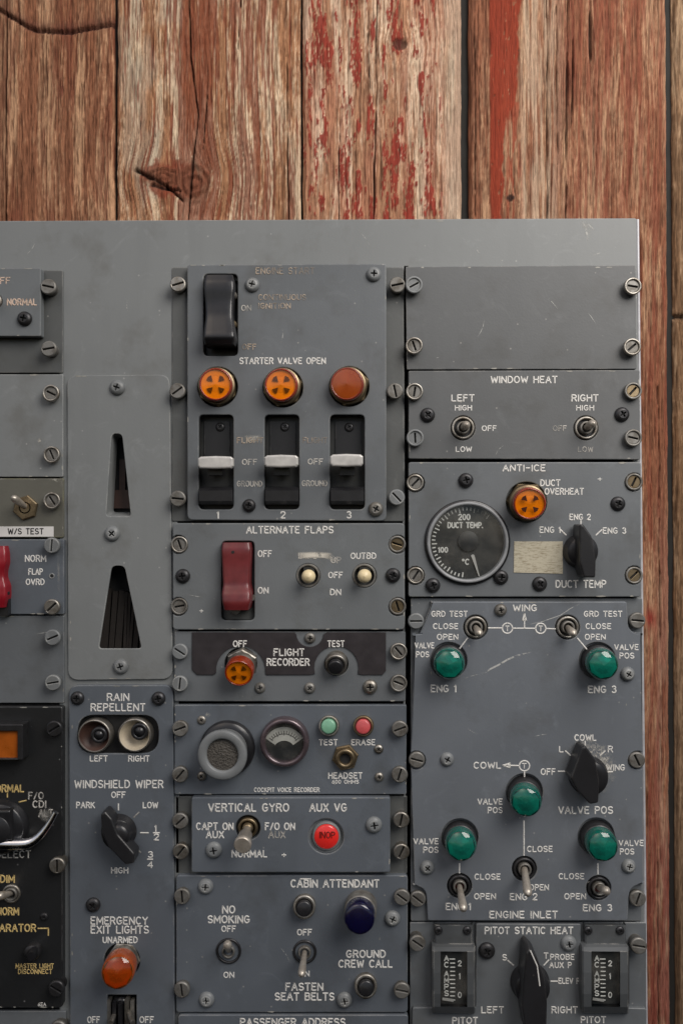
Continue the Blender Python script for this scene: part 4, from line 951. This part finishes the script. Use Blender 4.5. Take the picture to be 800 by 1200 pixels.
m_ = module('flight_recorder_module', 'FLIGHT RECORDER module with a maroon placard, one orange lamp and a black test button', 338, 781)
HL = 5
base(m_, 204.5, 740, 475, 822, HL, 'slate', 6, 2, [circ(282, 778, 19), circ(394, 778, 14)])
def arcp(cx, cy, r, a0, a1, n=12): return [(cx + r * math.cos(R(a0 + (a1 - a0) * k / n)), cy + r * math.sin(R(a0 + (a1 - a0) * k / n))) for k in range(n + 1)]
pl = [(225, 741), (345, 741)] + arcp(363, 742, 16, 175, 5) + [(383, 741), (452, 741), (452, 786), (448, 791), (424, 791)] + arcp(394, 783, 26, 15, -195, 14) + [(364, 791), (312, 791)] + arcp(282, 786, 29, 5, -185, 14) + [(250, 791), (231, 791), (225, 785)]
plate(m_, 'placard', pl, HL, HL + 1.6, 'maroon', [], .5)
fast(m_, [(210.5, 764), (210.5, 801)], HL, 'dome', 'paint', 3); fast(m_, [(467, 764), (467, 801)], HL, 'ring', 'zinc', 3)
screws(m_, [(363, 748, 'brass', .72), (304, 807, 'brass', .72), (363, 807, 'brass', .72), (434, 806, 'steel', .95)], HL)
q = lamp(m_, (284, 777), (279.5, 790), HL, 17, 26, 'amber', 'amberside', 'steel', 16); vanes(*q, rot=45)
button(m_, (394, 775), (393, 783), HL, 18, 8.6, 12.6, 'blackp')
lettering(m_, HL + 1.6, [('OFF', 273.5, 289, 754.5, 6.6), ('FLIGHT', 321, 356, 764.5, 7.6), ('RECORDER', 313, 362, 776, 7.6), ('TEST', 384, 403, 754.5, 6.6)], 'ink', .78)

m_ = module('voice_recorder_module', 'COCKPIT VOICE RECORDER module with round microphone, small meter and headset jack', 340, 878)
HC = 6
base(m_, 204.5, 826, 476, 931, HC, 'blue', 7)
fast(m_, [(211, 854), (211, 908), (468, 854), (468, 908)], HC, 'dome', 'zinc', 6)
A = W(267, 876, HC); B = W(260, 885.5, HC + 30); ax = (B - A).normalized(); L_ = (B - A).length
g = G(); g.lathe([(32, .2), (32, 5), (30, 8), (24, 9)], 40, A, (0, 0, 1), 1); g.lathe([(24, 5), (26, L_ - 8), (28, L_ - 6), (28, L_ - 1.5), (26.5, L_), (20, L_ - .6), (18.2, L_ - 1.6), (18.2, L_ - 5)], 40, A, ax, 0, cap=False)
b_ = part('microphone', g, [M['gpaint'], M['blackp']], m_, A)
g = G(); g.lathe([(18.3, L_ - 5), (.01, L_ - 4)], 40, A, ax, 0, cap=False); part('grille', g, M['mic'], b_, A)
A = W(334, 867.5, HC); g = G(); g.lathe([(28.5, 0), (28.5, 8), (27.4, 11), (25, 12.2), (22.8, 11.4), (21.8, 9), (21.8, 3)], 44, A, cap=False); b_ = part('vu_meter', g, M['bezeldark'], m_, A)
g = G(); g.lathe([(22, 3.2), (22, 3.4)], 40, A); part('dial_face', g, M['dial'], b_, A)
cc = W(333, 878, HC + 3.6); g = G(); vs = []
for k in range(17):
    a = R(150 - 120 * k / 16); vs += [(cc.x + 25 * math.cos(a), cc.y + 26 * math.sin(a), HC + 4.2), (cc.x + 12 * math.cos(a), cc.y + 10 * math.sin(a), HC + 4.2)]
g.add(vs, [[2 * k, 2 * k + 1, 2 * k + 3, 2 * k + 2] for k in range(16)]); part('scale_plate', g, M['dialwhite'], b_, A)
st = []
for k in range(13):
    a = R(142 - 104 * k / 12); st.append([(cc.x + q_ * math.cos(a), cc.y + q_ * math.sin(a)) for q_ in (21.5, 18.5 if k % 3 else 16.5)])
g = G(); g.merge(strokes_mesh(st + [[(cc.x + 18 * math.cos(R(142 - 13 * k)), cc.y + 18 * math.sin(R(142 - 13 * k))) for k in range(9)]], .35, HC + 4.4)); part('scale_marks', g, M['inkblack'], b_, A)
g = G(); g.lathe([(21.9, 9.5), (.01, 10.2)], 36, A, cap=False); part('glass', g, M['glass'], b_, A)
button(m_, (386, 850), (384.5, 851.5), HC, 14, 8.4, 11.8, 'ltgreen', 'steel'); button(m_, (426, 850), (425, 852), HC, 14, 8.4, 11.8, 'ltred', 'brass')
A = W(404.5, 887, HC); g = G(); hexnut(g, tuple(A), 15.5, 0, 4, 0, .2); g.lathe([(11.5, 3), (11.5, 8), (10.5, 9), (7.2, 9), (6.4, 8), (6.2, -2)], 28, A, cap=False); g.lathe([(6.4, 4.2), (6.4, 4.3)], 20, A, mi=1)
part('headset_jack', g, [M['brass'], M['cavity']], m_, A)
screws(m_, [(236, 845), (236, 911), (444, 879), (444, 912)], HC, 'steel', .6)
lettering(m_, HC, [('TEST', 374, 395, 870, 6.2), ('ERASE', 412, 439, 870, 6.2), ('HEADSET', 385, 424, 909, 6.4)], 'ink', .82)
lettering(m_, HC, [('600 OHMS', 389, 420, 916.2, 4), ('COCKPIT VOICE RECORDER', 298, 374, 925.6, 4.6)], 'ink', .5)
patch(m_, [(237, 834), (249, 833), (246, 840), (240, 841)], HC, 'dust')

m_ = module('vertical_gyro_module', 'VERTICAL GYRO module with a thick cylindrical lever and a lit red INOP lamp', 341, 978)
base(m_, 205.5, 933, 477, 1024, 0, 'rail', 4); HG = 11
plate(m_, 'face_plate', rnd(rect(224.5, 934.5, 457, 1022.5), 2.5), 0, HG, 'blue', [circ(290.5, 970, 14.5), circ(382, 980, 20.5)], 1.3)
fast(m_, [(211.5, 962), (212, 998), (470, 961), (470, 998)], 0, 'dome', 'steel', 7)
screws(m_, [(250, 997), (438, 968)], HG, 'paint', 1.05)
A = W(290.5, 970, HG); g = G(); g.lathe([(15, -7), (15, -6)], 28, A, mi=1); g.lathe([(11.5, -6), (11.5, 1), (10.5, 2), (8.5, 2), (8, 0), (8, -6)], 24, A, cap=False); g.lathe([(7, -5), (6, 5), (4, 6)], 18, A)
b_ = part('toggle_switch', g, [M['brass'], M['cavity']], m_, A)
B = W(284, 991, HG + 44); Q = W(288, 978, HG + 22)
g = G(); g.tube([A, Q], [4.2, 4.6], 16); dd = (B - Q).normalized()
g.tube([Q, Q + dd * 1, B - dd * 6, B - dd * 5.2, B - dd * 1.2, B], [5, 7.6, 8.6, 9.6, 9.9, 8.6], 24); part('lever', g, M['levermetal'], b_)
A = W(382.5, 980, HG); g = G(); g.lathe([(21.5, -1.5), (20.8, -3), (16.2, -7), (16.2, 0), (15.4, 1), (13.8, 0)], 36, A, cap=False); b_ = part('warning_lamp', g, M['gpaint'], m_, A)
g = G(); g.lathe([(14.2, -3), (14.0, 1.4), (12.5, 3.0), (.01, 3.6)], 36, A, cap=False); part('lens', g, M['redlamp'], b_, A)
st = [[W(x, y, HG + 5)[:2] for x, y in s_] for s_ in text_strokes('INOP', 374.5, 392, 979, 7)]
g = G(); g.merge(strokes_mesh(st, .6, HG + 3.7)); part('lettering', g, M['inkdark'], b_)
lettering(m_, HG, [('VERTICAL GYRO', 244.5, 338, 946.5, 8.6), ('AUX VG', 363, 405.5, 946.5, 8.6), ('CAPT ON', 230.5, 273, 968.5, 7.6), ('AUX', 242, 262, 978, 7.6), ('F/O ON', 311, 345, 968.5, 7.6), ('NORMAL', 272, 312.5, 1000.5, 7.6)], 'ink', .82)
lettering(m_, HG, [('AUX', 315, 334, 978, 7.6)], 'inkworn', .8); lettering(m_, HG, [('+', 330.5, 335, 1002, 7)], 'ink', .6, 'marking')

m_ = module('cabin_attendant_module', 'CABIN ATTENDANT module with NO SMOKING and SEAT BELTS toggles and a navy lamp', 342, 1105)
HB = 6
base(m_, 206.5, 1026, 477.5, 1186.5, HB, 'blue', 7, 4)
fast(m_, [(213, 1051), (213.5, 1160), (470.5, 1052), (470.5, 1161)], HB, 'dome', 'zinc', 4)
screws(m_, [(240.5, 1040), (242, 1173), (403.5, 1173.5), (459.5, 1078)], HB, 'paint', 1.0)
toggle(m_, (268, 1114), (266.5, 1107), HB, 24, 16, lr=(3, 4, 5), cup='tray', nut='dscrew')
toggle(m_, (357, 1115), (353.5, 1141), HB, 46, 15, lr=(2.8, 3.2, 4.4), inner='redp', nut='dscrew')
button(m_, (357, 1060), (356, 1065.5), HB, 16, 8.6, 13, 'blackp'); button(m_, (428, 1152.5), (429, 1159), HB, 16, 8.6, 13, 'blackp')
lamp(m_, (423, 1061), (420.5, 1078), HB, 18, 38, 'navy', None, 'zinc', 18.5, 'flat', False)
lettering(m_, HB, [('CABIN ATTENDANT', 341, 443.5, 1035.5, 8.2), ('NO', 261, 275, 1066, 8), ('SMOKING', 244, 292, 1077.5, 8), ('GROUND', 406, 451, 1118, 8), ('CREW CALL', 397, 459, 1129.5, 8), ('FASTEN', 335, 378, 1156.5, 8), ('SEAT BELTS', 322.5, 391, 1168, 8)], 'ink', .8)
lettering(m_, HB, [('OFF', 260, 276, 1088.5, 6.2), ('ON', 262.5, 274, 1142.5, 6.2), ('OFF', 348.5, 365, 1092.5, 6.4), ('ON', 351, 362, 1141, 6.2)], 'ink', .7, extra=[[(352, 1030), (364, 1030)]])
patch(m_, [(443, 1098), (447, 1098), (447, 1102), (443, 1102)], HB, 'dust'); patch(m_, [(235, 1121), (239, 1120), (239, 1123)], HB, 'dust')
m_ = module('passenger_address_module', 'PASSENGER ADDRESS module cut off by the bottom edge of the picture', 343, 1215)
base(m_, 209, 1189.5, 478, 1250, 7, 'blue', 8, 4); lettering(m_, 7, [('PASSENGER ADDRESS', 282, 404, 1198, 8.2)], 'ink', .82)
fast(m_, [(214, 1214), (472, 1214)], 7, 'dome', 'zinc', 3)

# ---- right column --------------------------------------------------------
m_ = module('blank_cover_plate', 'wide plain grey blank plate above the WINDOW HEAT module at the upper right', 610, 372)
HB4 = 5
plate(m_, 'face_plate', rnd([(475, 312.5), (744, 310.5), (745.5, 432.5), (476.5, 433)], 1.5), 0, HB4, 'darkslate', [], .8)
fast(m_, [(485, 333.5), (485, 404.5), (741.5, 335, 'brass'), (741, 406)], HB4, 'ring', 'steel', 6)
m_ = module('window_heat_module', 'WINDOW HEAT module with two small silver toggles marked LEFT and RIGHT', 614, 486)
plate(m_, 'face_plate', rnd([(478.5, 434.5), (749, 433.5), (750, 538.5), (478.5, 537.5)], 2), 0, HB4 + 1, 'darkslate', [circ(542, 501.5, 14.5), circ(686, 501.5, 14.5)], 1)
fast(m_, [(486, 458.5), (486, 513), (742, 458, 'brass'), (742, 513, 'brass')], HB4 + 1, 'ring', 'steel', 3)
screws(m_, [(501, 486), (729.5, 485.5)], HB4 + 1, 'dark', .95)
toggle(m_, (542, 501.5), (546, 498), HB4 + 1, 20, 14.5, lr=(3.2, 4, 5)); toggle(m_, (686, 501.5), (694, 496.5), HB4 + 1, 22, 14.5, lr=(3.2, 4, 5))
lettering(m_, HB4 + 1, [('WINDOW HEAT', 575, 652, 445, 7.4), ('LEFT', 529, 555, 466.5, 7.2), ('RIGHT', 669.5, 700, 466.5, 7.2)], 'ink', .78)
lettering(m_, HB4 + 1, [('HIGH', 533, 552, 478, 5.6), ('OFF', 564.5, 581, 502, 5.6), ('LOW', 534, 552, 526.5, 5.6), ('HIGH', 675, 695, 478, 5.6)], 'ink', .62)
lettering(m_, HB4 + 1, [('OFF', 647.5, 663, 502, 5.6), ('LOW', 677, 694, 526.5, 5.6)], 'inkworn', .62)

m_ = module('anti_ice_module', 'ANTI-ICE module with a round duct temperature gauge, amber lamp and yellowed paper label', 614, 620)
HA = 8
base(m_, 481, 543, 748, 699, -1, 'rail', 4)
plate(m_, 'face_plate', notched(478.5, 541.5, 750.5, 699.5, [(486.5, 566), (486.5, 674.5)], [(742.5, 565), (742.5, 674)], 11, 3), 0, HA, 'slate', [circ(547, 635.5, 48), circ(616.5, 588.5, 24)], 1.2)
fast(m_, [(486.5, 566), (486.5, 674.5), (742.5, 565, 'brass'), (742.5, 674, 'brass')], -1, 'ring', 'steel', 7)
screws(m_, [(546, 563), (724.5, 590), (507, 686), (587.5, 677), (632.5, 684.5)], HA, 'dark', .95)
lamp(m_, (616, 588), (620.5, 590.5), HA - 6, 19, 32, 'amber', 'amberside', 'brass')
vanes(W(0, 0, 0) and list(m_.children)[-1] if False else [c for c in m_.children if c.name.startswith('indicator_lamp')][0], W(616, 588, HA - 6), (W(620.5, 590.5, HA + 26) - W(616, 588, HA - 6)).normalized(), (W(620.5, 590.5, HA + 26) - W(616, 588, HA - 6)).length, 18, 45)
A = W(547, 635.5, HA); g = G()
g.lathe([(49.5, -2), (49.5, 1.5), (48.6, 3), (47, 3.4)], 64, A, mi=1, cap=False); g.lathe([(47, 3), (46.6, 5.5), (45.4, 6.4), (43.6, 5.8), (43, 4.5), (42.6, -3)], 64, A, mi=0, cap=False)
b_ = part('temperature_gauge', g, [M['bezel'], M['blackp']], m_, A)
g = G(); g.lathe([(42.8, -3), (.01, -3)], 64, A, cap=False); part('dial_face', g, M['dial'], b_, A)
g = G(); g.lathe([(12, -2.6), (12, -1.5), (11.4, -1.2), (.01, -1)], 32, W(548.5, 634.5, HA), cap=False); part('hub', g, M['hub'], b_, A)
st = []; c0 = W(547, 635.5, HA - 2.6)
for k in range(33):
    a = R(262 - 6.6 * k); L0 = 35.5 if k % 4 == 0 else 37.5
    st.append([(c0.x + q_ * math.cos(a), c0.y + q_ * math.sin(a)) for q_ in (40.5, L0)])
g = G(); g.merge(strokes_mesh(st[:28], .75, HA - 2.7)); part('scale_marks', g, M['ink'], b_, A)
g = G(); g.merge(strokes_mesh(st[28:], .6, HA - 2.7)); part('scale_marks', g, M['inkworn'], b_, A)
st = [[W(x, y, HA - 2.7)[:2] for x, y in s_] for (t, xa, xb, yc, hg) in (('200', 537, 550, 606, 6.4), ('DUCT TEMP.', 524.5, 565, 615.5, 6), ('100', 513.5, 524, 644.5, 5.6), ('oC', 541.5, 549, 658.5, 6)) for s_ in text_strokes(t, xa, xb, yc, hg)]
g = G(); g.merge(strokes_mesh(st, .8, HA - 2.7)); part('lettering', g, M['ink'], b_, A)
g = G(); P = [W(x, y, HA - 1) for x, y in ((551.5, 651), (553.5, 649.5), (555.5, 650.5), (561.6, 675), (560.6, 675.3))]; n = len(P)
g.add(P + [p - Vector((0, 0, .8)) for p in P], [list(range(n))[::-1]] + [[i, (i + 1) % n, n + (i + 1) % n, n + i] for i in range(n)]); part('needle', g, M['white'], b_, A)
g = G(); g.lathe([(43.2, 4.2), (30, 5), (.01, 5.4)], 48, A, cap=False); part('glass', g, M['glass'], b_, A)
plate(m_, 'paper_label', [(602, 634.5), (659, 634.5), (659, 672.5), (601.5, 671)], HA, HA + .7, 'paper', bev=.2)
pointer_knob(m_, (679, 646), 18.5, [(678.5, 615), (683, 614), (693, 628), (698, 655), (697.5, 677), (684, 677), (679, 660)], HA, 10, 30, 'blackk')
lettering(m_, HA, [('ANTI-ICE', 589, 638, 548.5, 7), ('DUCT', 633, 655.5, 566, 6.8), ('OVERHEAT', 638, 683, 576, 6.8), ('ENG 1', 632, 656, 621, 6.4), ('ENG 2', 667, 691, 606, 6.4), ('ENG 3', 706, 732.5, 622, 6.4), ('DUCT TEMP', 651, 709, 684.5, 8)], 'ink', .74,
          extra=[[(656.5, 621), (662.5, 627)], [(680, 610.5), (680, 615)], [(698, 627), (704.5, 621)]])
lettering(m_, HA, [('+', 700, 704.5, 561.5, 6)], 'ink', .5, 'marking')

m_ = module('valve_position_module', 'large ENGINE INLET module with five green lamps, five toggles and white valve diagram lines', 618, 890)
base(m_, 481, 701, 752, 1079.5, 2, 'slate', 5)
HV = 8
def bite(cx, cy, r, left):
    if left: return [(cx + r * math.cos(R(a)), cy + r * math.sin(R(a))) for a in range(125, -126, -25)]
    return [(cx - r * math.cos(R(a)), cy + r * math.sin(R(a))) for a in range(-125, 126, 25)]
vp = rnd([(503, 705), (734, 705), (736, 740), (755, 744)], [3, 3, 10, 4]) + bite(746.5, 891, 11, False) + \
     rnd([(757, 1034), (737, 1040), (735, 1079), (501, 1079), (499, 1042), (481.5, 1036)], [4, 10, 3, 3, 10, 4]) + bite(487.5, 891, 11, True) + rnd([(481.5, 744), (501, 742)], [4, 10])
GREENS = [((525.5, 774), (526, 779)), ((699.5, 774), (707, 780)), ((614, 928), (616, 942)), ((538.5, 981), (540, 993)), ((698, 980), (707, 994))]
TOG = [((557, 735), (561, 742), 18), ((664.5, 735), (671, 742), 20), ((538, 1038), (542.5, 1064), 44), ((614, 1018), (618, 1046), 44), ((701, 1040.5), (710, 1044), 30)]
plate(m_, 'face_plate', vp, 2, HV, 'panelblue', [circ(*b, 21.5) for b, t in GREENS] + [circ(c[0], c[1], 14.5) for c, t, h_ in TOG], 1.2)
fast(m_, [(487.5, 728), (746, 727.5), (488.5, 891), (746, 891), (489.5, 1053.5), (747, 1053.5)], 2, 'dome', 'zinc', 4)
screws(m_, [(586.5, 715.5, 'zinc', .8), (736, 790.5), (524, 891), (500.5, 1018), (737, 1016.5)], HV, 'paint', .9)
for b, t in GREENS: lamp(m_, b, t, HV - 4, 18.3, 36, 'green', None, 'dscrew', 19, 'facet', False)
for i, (c, t, h_) in enumerate(TOG): toggle(m_, c, t, HV, h_, 14, lr=(3, 3.6, 4.8) if i != 3 else (4, 4, 5), inner='redp' if i in (2, 4) else None, nut='steel' if i < 2 else 'dscrew')
pointer_knob(m_, (688, 908), 21, [(681, 876), (686, 874.5), (697, 889), (702, 915), (701, 941), (691, 943), (676, 927), (668, 912)], HV, 11, 26, 'blackk')
T_ = [('WING', 601, 628, 712.5, 7), ('GRD TEST', 505.5, 547, 719.5, 6), ('CLOSE', 507.5, 536, 734, 6), ('OPEN', 512, 536, 746.5, 6), ('VALVE', 486, 508, 756.5, 6), ('POS', 487.5, 502, 767, 6), ('ENG 1', 505, 534, 807, 7.6),
  ('GRD TEST', 684, 728, 719.5, 6), ('CLOSE', 686, 715, 734, 6), ('OPEN', 685, 708.5, 746.5, 6), ('VALVE', 719.5, 747, 758.5, 6), ('POS', 725.5, 742, 768.5, 6), ('ENG 3', 689, 721, 808, 7.6),
  ('COWL', 673, 697.5, 864.5, 6.6), ('L', 655, 659, 878, 6.6), ('R', 712, 717, 878, 6.6), ('OFF', 633.5, 650, 904.5, 6.6), ('WING', 710, 731, 899.5, 6.4), ('VALVE POS', 654, 717, 949.5, 7.8),
  ('COWL', 555, 586, 897, 7), ('VALVE', 559.5, 588, 939.5, 6.2), ('POS', 571.5, 588, 949.5, 6.2), ('CLOSE', 617.5, 646.5, 995, 6.2), ('OPEN', 620, 642, 1040, 6.2), ('ENG 2', 597.5, 628.5, 1051, 7.2),
  ('VALVE', 484.5, 513, 986, 6.2), ('POS', 496, 513, 996, 6.2), ('VALVE', 724.5, 753, 988, 6.2), ('POS', 726, 742, 998, 6.2), ('CLOSE', 556, 585.5, 1027.5, 6.2), ('OPEN', 555.5, 580, 1050.5, 6.2), ('ENG 1', 522.5, 551, 1062.5, 7.2),
  ('CLOSE', 654.5, 683.5, 1027, 6.2), ('OPEN', 661, 685.5, 1050.5, 6.2), ('ENG 3', 683, 716, 1064, 7.2), ('ENGINE INLET', 573.5, 652.5, 1072, 7.6), ('T', 592, 596, 736.5, 5.4), ('T', 631, 635, 736.5, 5.4), ('T', 611.5, 616, 897.5, 5.4)]
cir = lambda cx, cy, r: [(cx + r * math.cos(R(20 * k)), cy + r * math.sin(R(20 * k))) for k in range(19)]
lettering(m_, HV, T_, 'ink', .74)
lettering(m_, HV, [], 'ink', .72, 'diagram_lines', [[(572, 736), (587.5, 736)], [(600, 736.3), (627, 736.5)], [(639.5, 736.7), (650, 737)], cir(594, 736.3, 6), cir(633, 736.5, 6), [(614, 736), (614, 722)], [(612, 727), (614, 719), (616, 727), (612, 727)], [(613, 726), (615, 723)],
  [(547.5, 748), (537.5, 761)], [(676, 748), (687, 761)], cir(614, 897.5, 6), [(608, 897.3), (592, 897)], [(597, 894.5), (589, 897), (597, 899.5), (597, 894.5)], [(596, 896), (592, 897.5)], [(614, 904), (614, 912)], [(613.5, 962), (613.5, 1002)], [(538, 1012), (538, 1023)], [(700, 1012), (700, 1024)],
  [(685, 868.5), (685, 873)], [(662, 880), (667.5, 885)], [(703, 885), (708.5, 880)], [(653.5, 904), (661, 904)], [(708, 904.5), (717, 904.5)]])
scratch(m_, [(568, 789), (574, 784), (584, 779), (594, 773), (606, 768), (622, 764)], HV, 1.0); scratch(m_, [(614, 733), (636, 728), (656, 721), (668, 713), (682, 706)], HV, .4)
scratch(m_, [(540, 796), (556, 791), (568, 788)], HV, .35); scratch(m_, [(616, 830), (626, 834)], HV, .4); scratch(m_, [(552, 1040), (562, 1052), (570, 1064)], HV, .35); scratch(m_, [(630, 846), (634, 840)], HV, .4)
patch(m_, [(664, 872), (690, 866), (712, 880), (722, 902), (712, 928), (694, 938), (670, 925), (664, 895)], HV, 'softdust'); patch(m_, [(690, 880), (708, 884), (716, 904), (710, 922), (700, 926), (696, 905)], HV + .12, 'dust'); patch(m_, [(668, 866), (690, 862), (710, 872), (722, 892), (722, 914), (708, 930), (700, 936), (690, 900), (678, 880)], HV + .25, 'knobwear')

m_ = module('pitot_heat_module', 'PITOT STATIC HEAT module with two AC AMPS edge meters and a black rotary knob', 618, 1160)
base(m_, 480, 1081, 757, 1250, 1, 'slate', 4); HP = 6
plate(m_, 'face_plate', rnd([(557.5, 1082.5), (680, 1083), (681, 1180), (757, 1182), (757, 1250), (482, 1250), (483, 1181), (557, 1180)], [2, 2, 0, 3, 0, 0, 3, 0]), 1, HP, 'slate', [], 1)
fast(m_, [(488.5, 1106), (748.5, 1109)], 1, 'dome', 'zinc', 9); fast(m_, [(492, 1214)], 6, 'dome', 'zinc', 4)
screws(m_, [(570.5, 1116, 'dark', 1.05), (666.5, 1106.5, 'paint', 1.0)], HP)
for (x0, x1, sgn) in ((506.5, 556.5, 1), (682.5, 736, -1)):
    xc = (x0 + x1) / 2; hw = (x1 - x0) / 2; A = W(xc, 1150, HP); g = G(); vs = []
    prof = [(1083, 3), (1084, 9), (1106, 10), (1110, 15), (1115, 19), (1140, 22), (1165, 22), (1180, 19), (1187, 14), (1188, 2)]
    prof2 = [(y, hh, hw - 3 if y < 1110 else hw) for y, hh in prof]
    nn = len(prof2)
    for y, hh, w_ in prof2:
        a = W(xc, y, hh); kk = (D - hh) / D; w_ *= kk
        vs += [(a.x - w_, a.y, 0), (a.x - w_, a.y, hh - 1.5), (a.x - w_ + 1.5, a.y, hh), (a.x - w_ * .62, a.y, hh), (a.x + w_ * .62, a.y, hh), (a.x + w_ - 1.5, a.y, hh), (a.x + w_, a.y, hh - 1.5), (a.x + w_, a.y, 0)]
    fs = []
    for i in range(nn - 1):
        for j in range(7):
            if j == 3 and 4 <= i <= 6: continue
            fs.append([i * 8 + j, i * 8 + j + 1, (i + 1) * 8 + j + 1, (i + 1) * 8 + j][::-1])
    fs.append([(nn - 1) * 8 + j for j in range(8)][::-1]); fs.append(list(range(8)))
    g.add(vs, fs); b_ = part('edge_meter', g, M['meterhousing'], m_, A)
    g = G(); y0_, y1_ = W(xc, 1118, 26), W(xc, 1184, 26)
    g.add([(A.x - hw * .9, y0_.y, 14), (A.x + hw * .9, y0_.y, 14), (A.x + hw * .9, y1_.y, 14), (A.x - hw * .9, y1_.y, 14)], [[0, 3, 2, 1]]); part('dial_face', g, M['dial'], b_)
    hd = 14.3; st = []; xo = xc - hw
    for k, c in enumerate('ACAMPS'):
        for s_ in text_strokes(c, xo + 14, xo + 18.5, 1123 + 7.6 * k + (3 if k > 1 else 0), 5.6): st.append([W(x, y, hd)[:2] for x, y in s_])
    for k in range(11): st.append([W(x, 1124 + 4.8 * k, hd)[:2] for x in ((xo + 21 if k % 5 else xo + 20), xo + 26)])
    for c, y in (('2', 1129), ('1', 1144), ('0', 1166)):
        for s_ in text_strokes(c, xo + 30, xo + 33.5, y, 6): st.append([W(x, yy, hd)[:2] for x, yy in s_])
    g = G(); g.merge(strokes_mesh(st, .66, hd)); part('scale_marks', g, M['ink'], b_)
    g = G(); g.box(W(xo + 18, 1171.5, 16), (13, 2.6, .8), rot=R(-8)); part('needle', g, M['white'], b_)
    g = G(); vs = []
    for y, hh in ((1115, 18), (1140, 21), (1165, 21), (1180, 18)):
        a = W(xc, y, hh); vs += [(a.x - hw * .6, a.y, hh), (a.x + hw * .6, a.y, hh)]
    g.add(vs, [[2 * i, 2 * i + 2, 2 * i + 3, 2 * i + 1] for i in range(3)]); part('glass', g, M['glass'], b_)
    for x in (x0 + 7, x1 - 9):
        q_ = link('screw', FM['phil', 'dark'], b_, W(x, 1092, 13)); q_.location = w3(Vector((W(x, 1092, 13)[0], W(x, 1092, 13)[1], 9.5)) - ABS[b_.name]); q_.scale = (.55, .55, .55); q_.rotation_euler = (0, .5, 0)
pointer_knob(m_, (620, 1150), 21, [(616, 1117), (620, 1112), (629, 1122), (638, 1148), (641, 1175), (640, 1215), (617, 1215), (611, 1180)], HP, 14, 34, 'blackk', line=[(621, 1114), (629, 1132), (632, 1155)])
lettering(m_, HP, [('PITOT STATIC HEAT', 568, 670.5, 1090.5, 7.4), ('S', 588.5, 593, 1122, 6.4), ('P', 616.5, 620.5, 1108.5, 6.4), ('T', 637, 641.5, 1120, 6), ('PROBE', 644.5, 672, 1121.5, 6), ('AUX P', 643.5, 669, 1131, 6), ('ELEV P', 654, 678.5, 1149.5, 6),
   ('LEFT', 564, 589.5, 1183.5, 7), ('RIGHT', 646, 676, 1183.5, 7), ('PITOT', 530, 559, 1196, 7), ('PITOT', 680.5, 709, 1195, 7)], 'ink', .74, extra=[[(594.5, 1125.5), (601, 1131)], [(637, 1131), (642.5, 1125)], [(645, 1150), (652.5, 1150)]])

# ------------------------------------------------------------------ chipped rims
mods = {o['label'].split(' ')[0] + str(i): o for i, o in enumerate([o for o in scene.objects if o.get('category') == 'control panel'])}
ML = [o for o in scene.objects if o.get('category') == 'control panel']
def find(k): return next(o for o in ML if k in o['label'])
chips(find('lettered OFF and NORMAL'), -10, 314, 48, 394, 14, 3)
chips(find('above the WS TEST'), -20, 438.5, 74.3, 559, 4, 7)
chips(find('hexagon nut'), -20, 560.5, 74.8, 630, 3, 6); chips(find('cropped bright red guard'), -20, 632, 75.2, 720, 6, 5)
chips(find('directly above the black'), -20, 721.5, 75.5, 824, 3, 5); chips(find('black module with amber'), -20, 828, 73.5, 1181, 9, 9)
chips(find('RAIN REPELLENT'), 84, 803, 202, 1230, HR, 8); chips(find('trapezoid opening'), 82, 440, 200, 796, 3, 6)
chips(find('ENGINE START module'), 219.5, 310, 452.5, 610, HE, 10); chips(find('ALTERNATE FLAPS module'), 203, 613, 474, 738, HF, 12)
chips(find('FLIGHT RECORDER module'), 204.5, 740, 475, 822, HL, 8); chips(find('COCKPIT VOICE'), 204.5, 826, 476, 931, HC, 9)
chips(find('VERTICAL GYRO'), 224.5, 934.5, 457, 1022.5, HG, 7); chips(find('CABIN ATTENDANT'), 206.5, 1026, 477.5, 1186.5, HB, 9)
chips(find('plain grey blank plate above the WINDOW'), 476, 312.5, 744, 432.5, HB4, 9); chips(find('WINDOW HEAT module'), 479, 434, 749, 538, HB4 + 1, 9)
chips(find('ANTI-ICE'), 479, 541.5, 750, 699.5, HA, 10); chips(find('ENGINE INLET module'), 504, 705, 734, 1078, HV, 7)
chips(fr, 5, 258, 745, 900, 0, 9)
for k_, (x_, y_) in enumerate([(30, 300), (420, 272), (690, 300), (150, 350), (560, 290), (700, 380), (560, 395), (120, 640), (250, 370), (640, 860), (560, 860), (700, 1030), (60, 740), (330, 385), (640, 350), (510, 420), (590, 522), (240, 700), (330, 1110)]):
    rs = random.Random(k_); a_ = rs.uniform(0, 6.3); L_ = rs.uniform(6, 26)
    o_ = min(ML + [fr], key=lambda o: (ABS[o.name] - W(x_, y_, 0)).length) if y_ > 400 else fr
    hs = {300: 0, 272: 0, 290: 0, 350: 0 if x_ < 200 else HB4, 640: 3, 380: HB4, 395: HB4, 370: HE, 860: HV, 1030: HV, 740: 3, 385: HE, 420: HB4, 522: HB4 + 1, 700: HF, 1110: HB}[y_]
    p_ = [(x_ + L_ * t * math.cos(a_) + 2 * math.sin(3 * t + k_), y_ + L_ * t * math.sin(a_)) for t in (0, .3, .6, 1)]
    scratch(o_, p_, hs, .32)
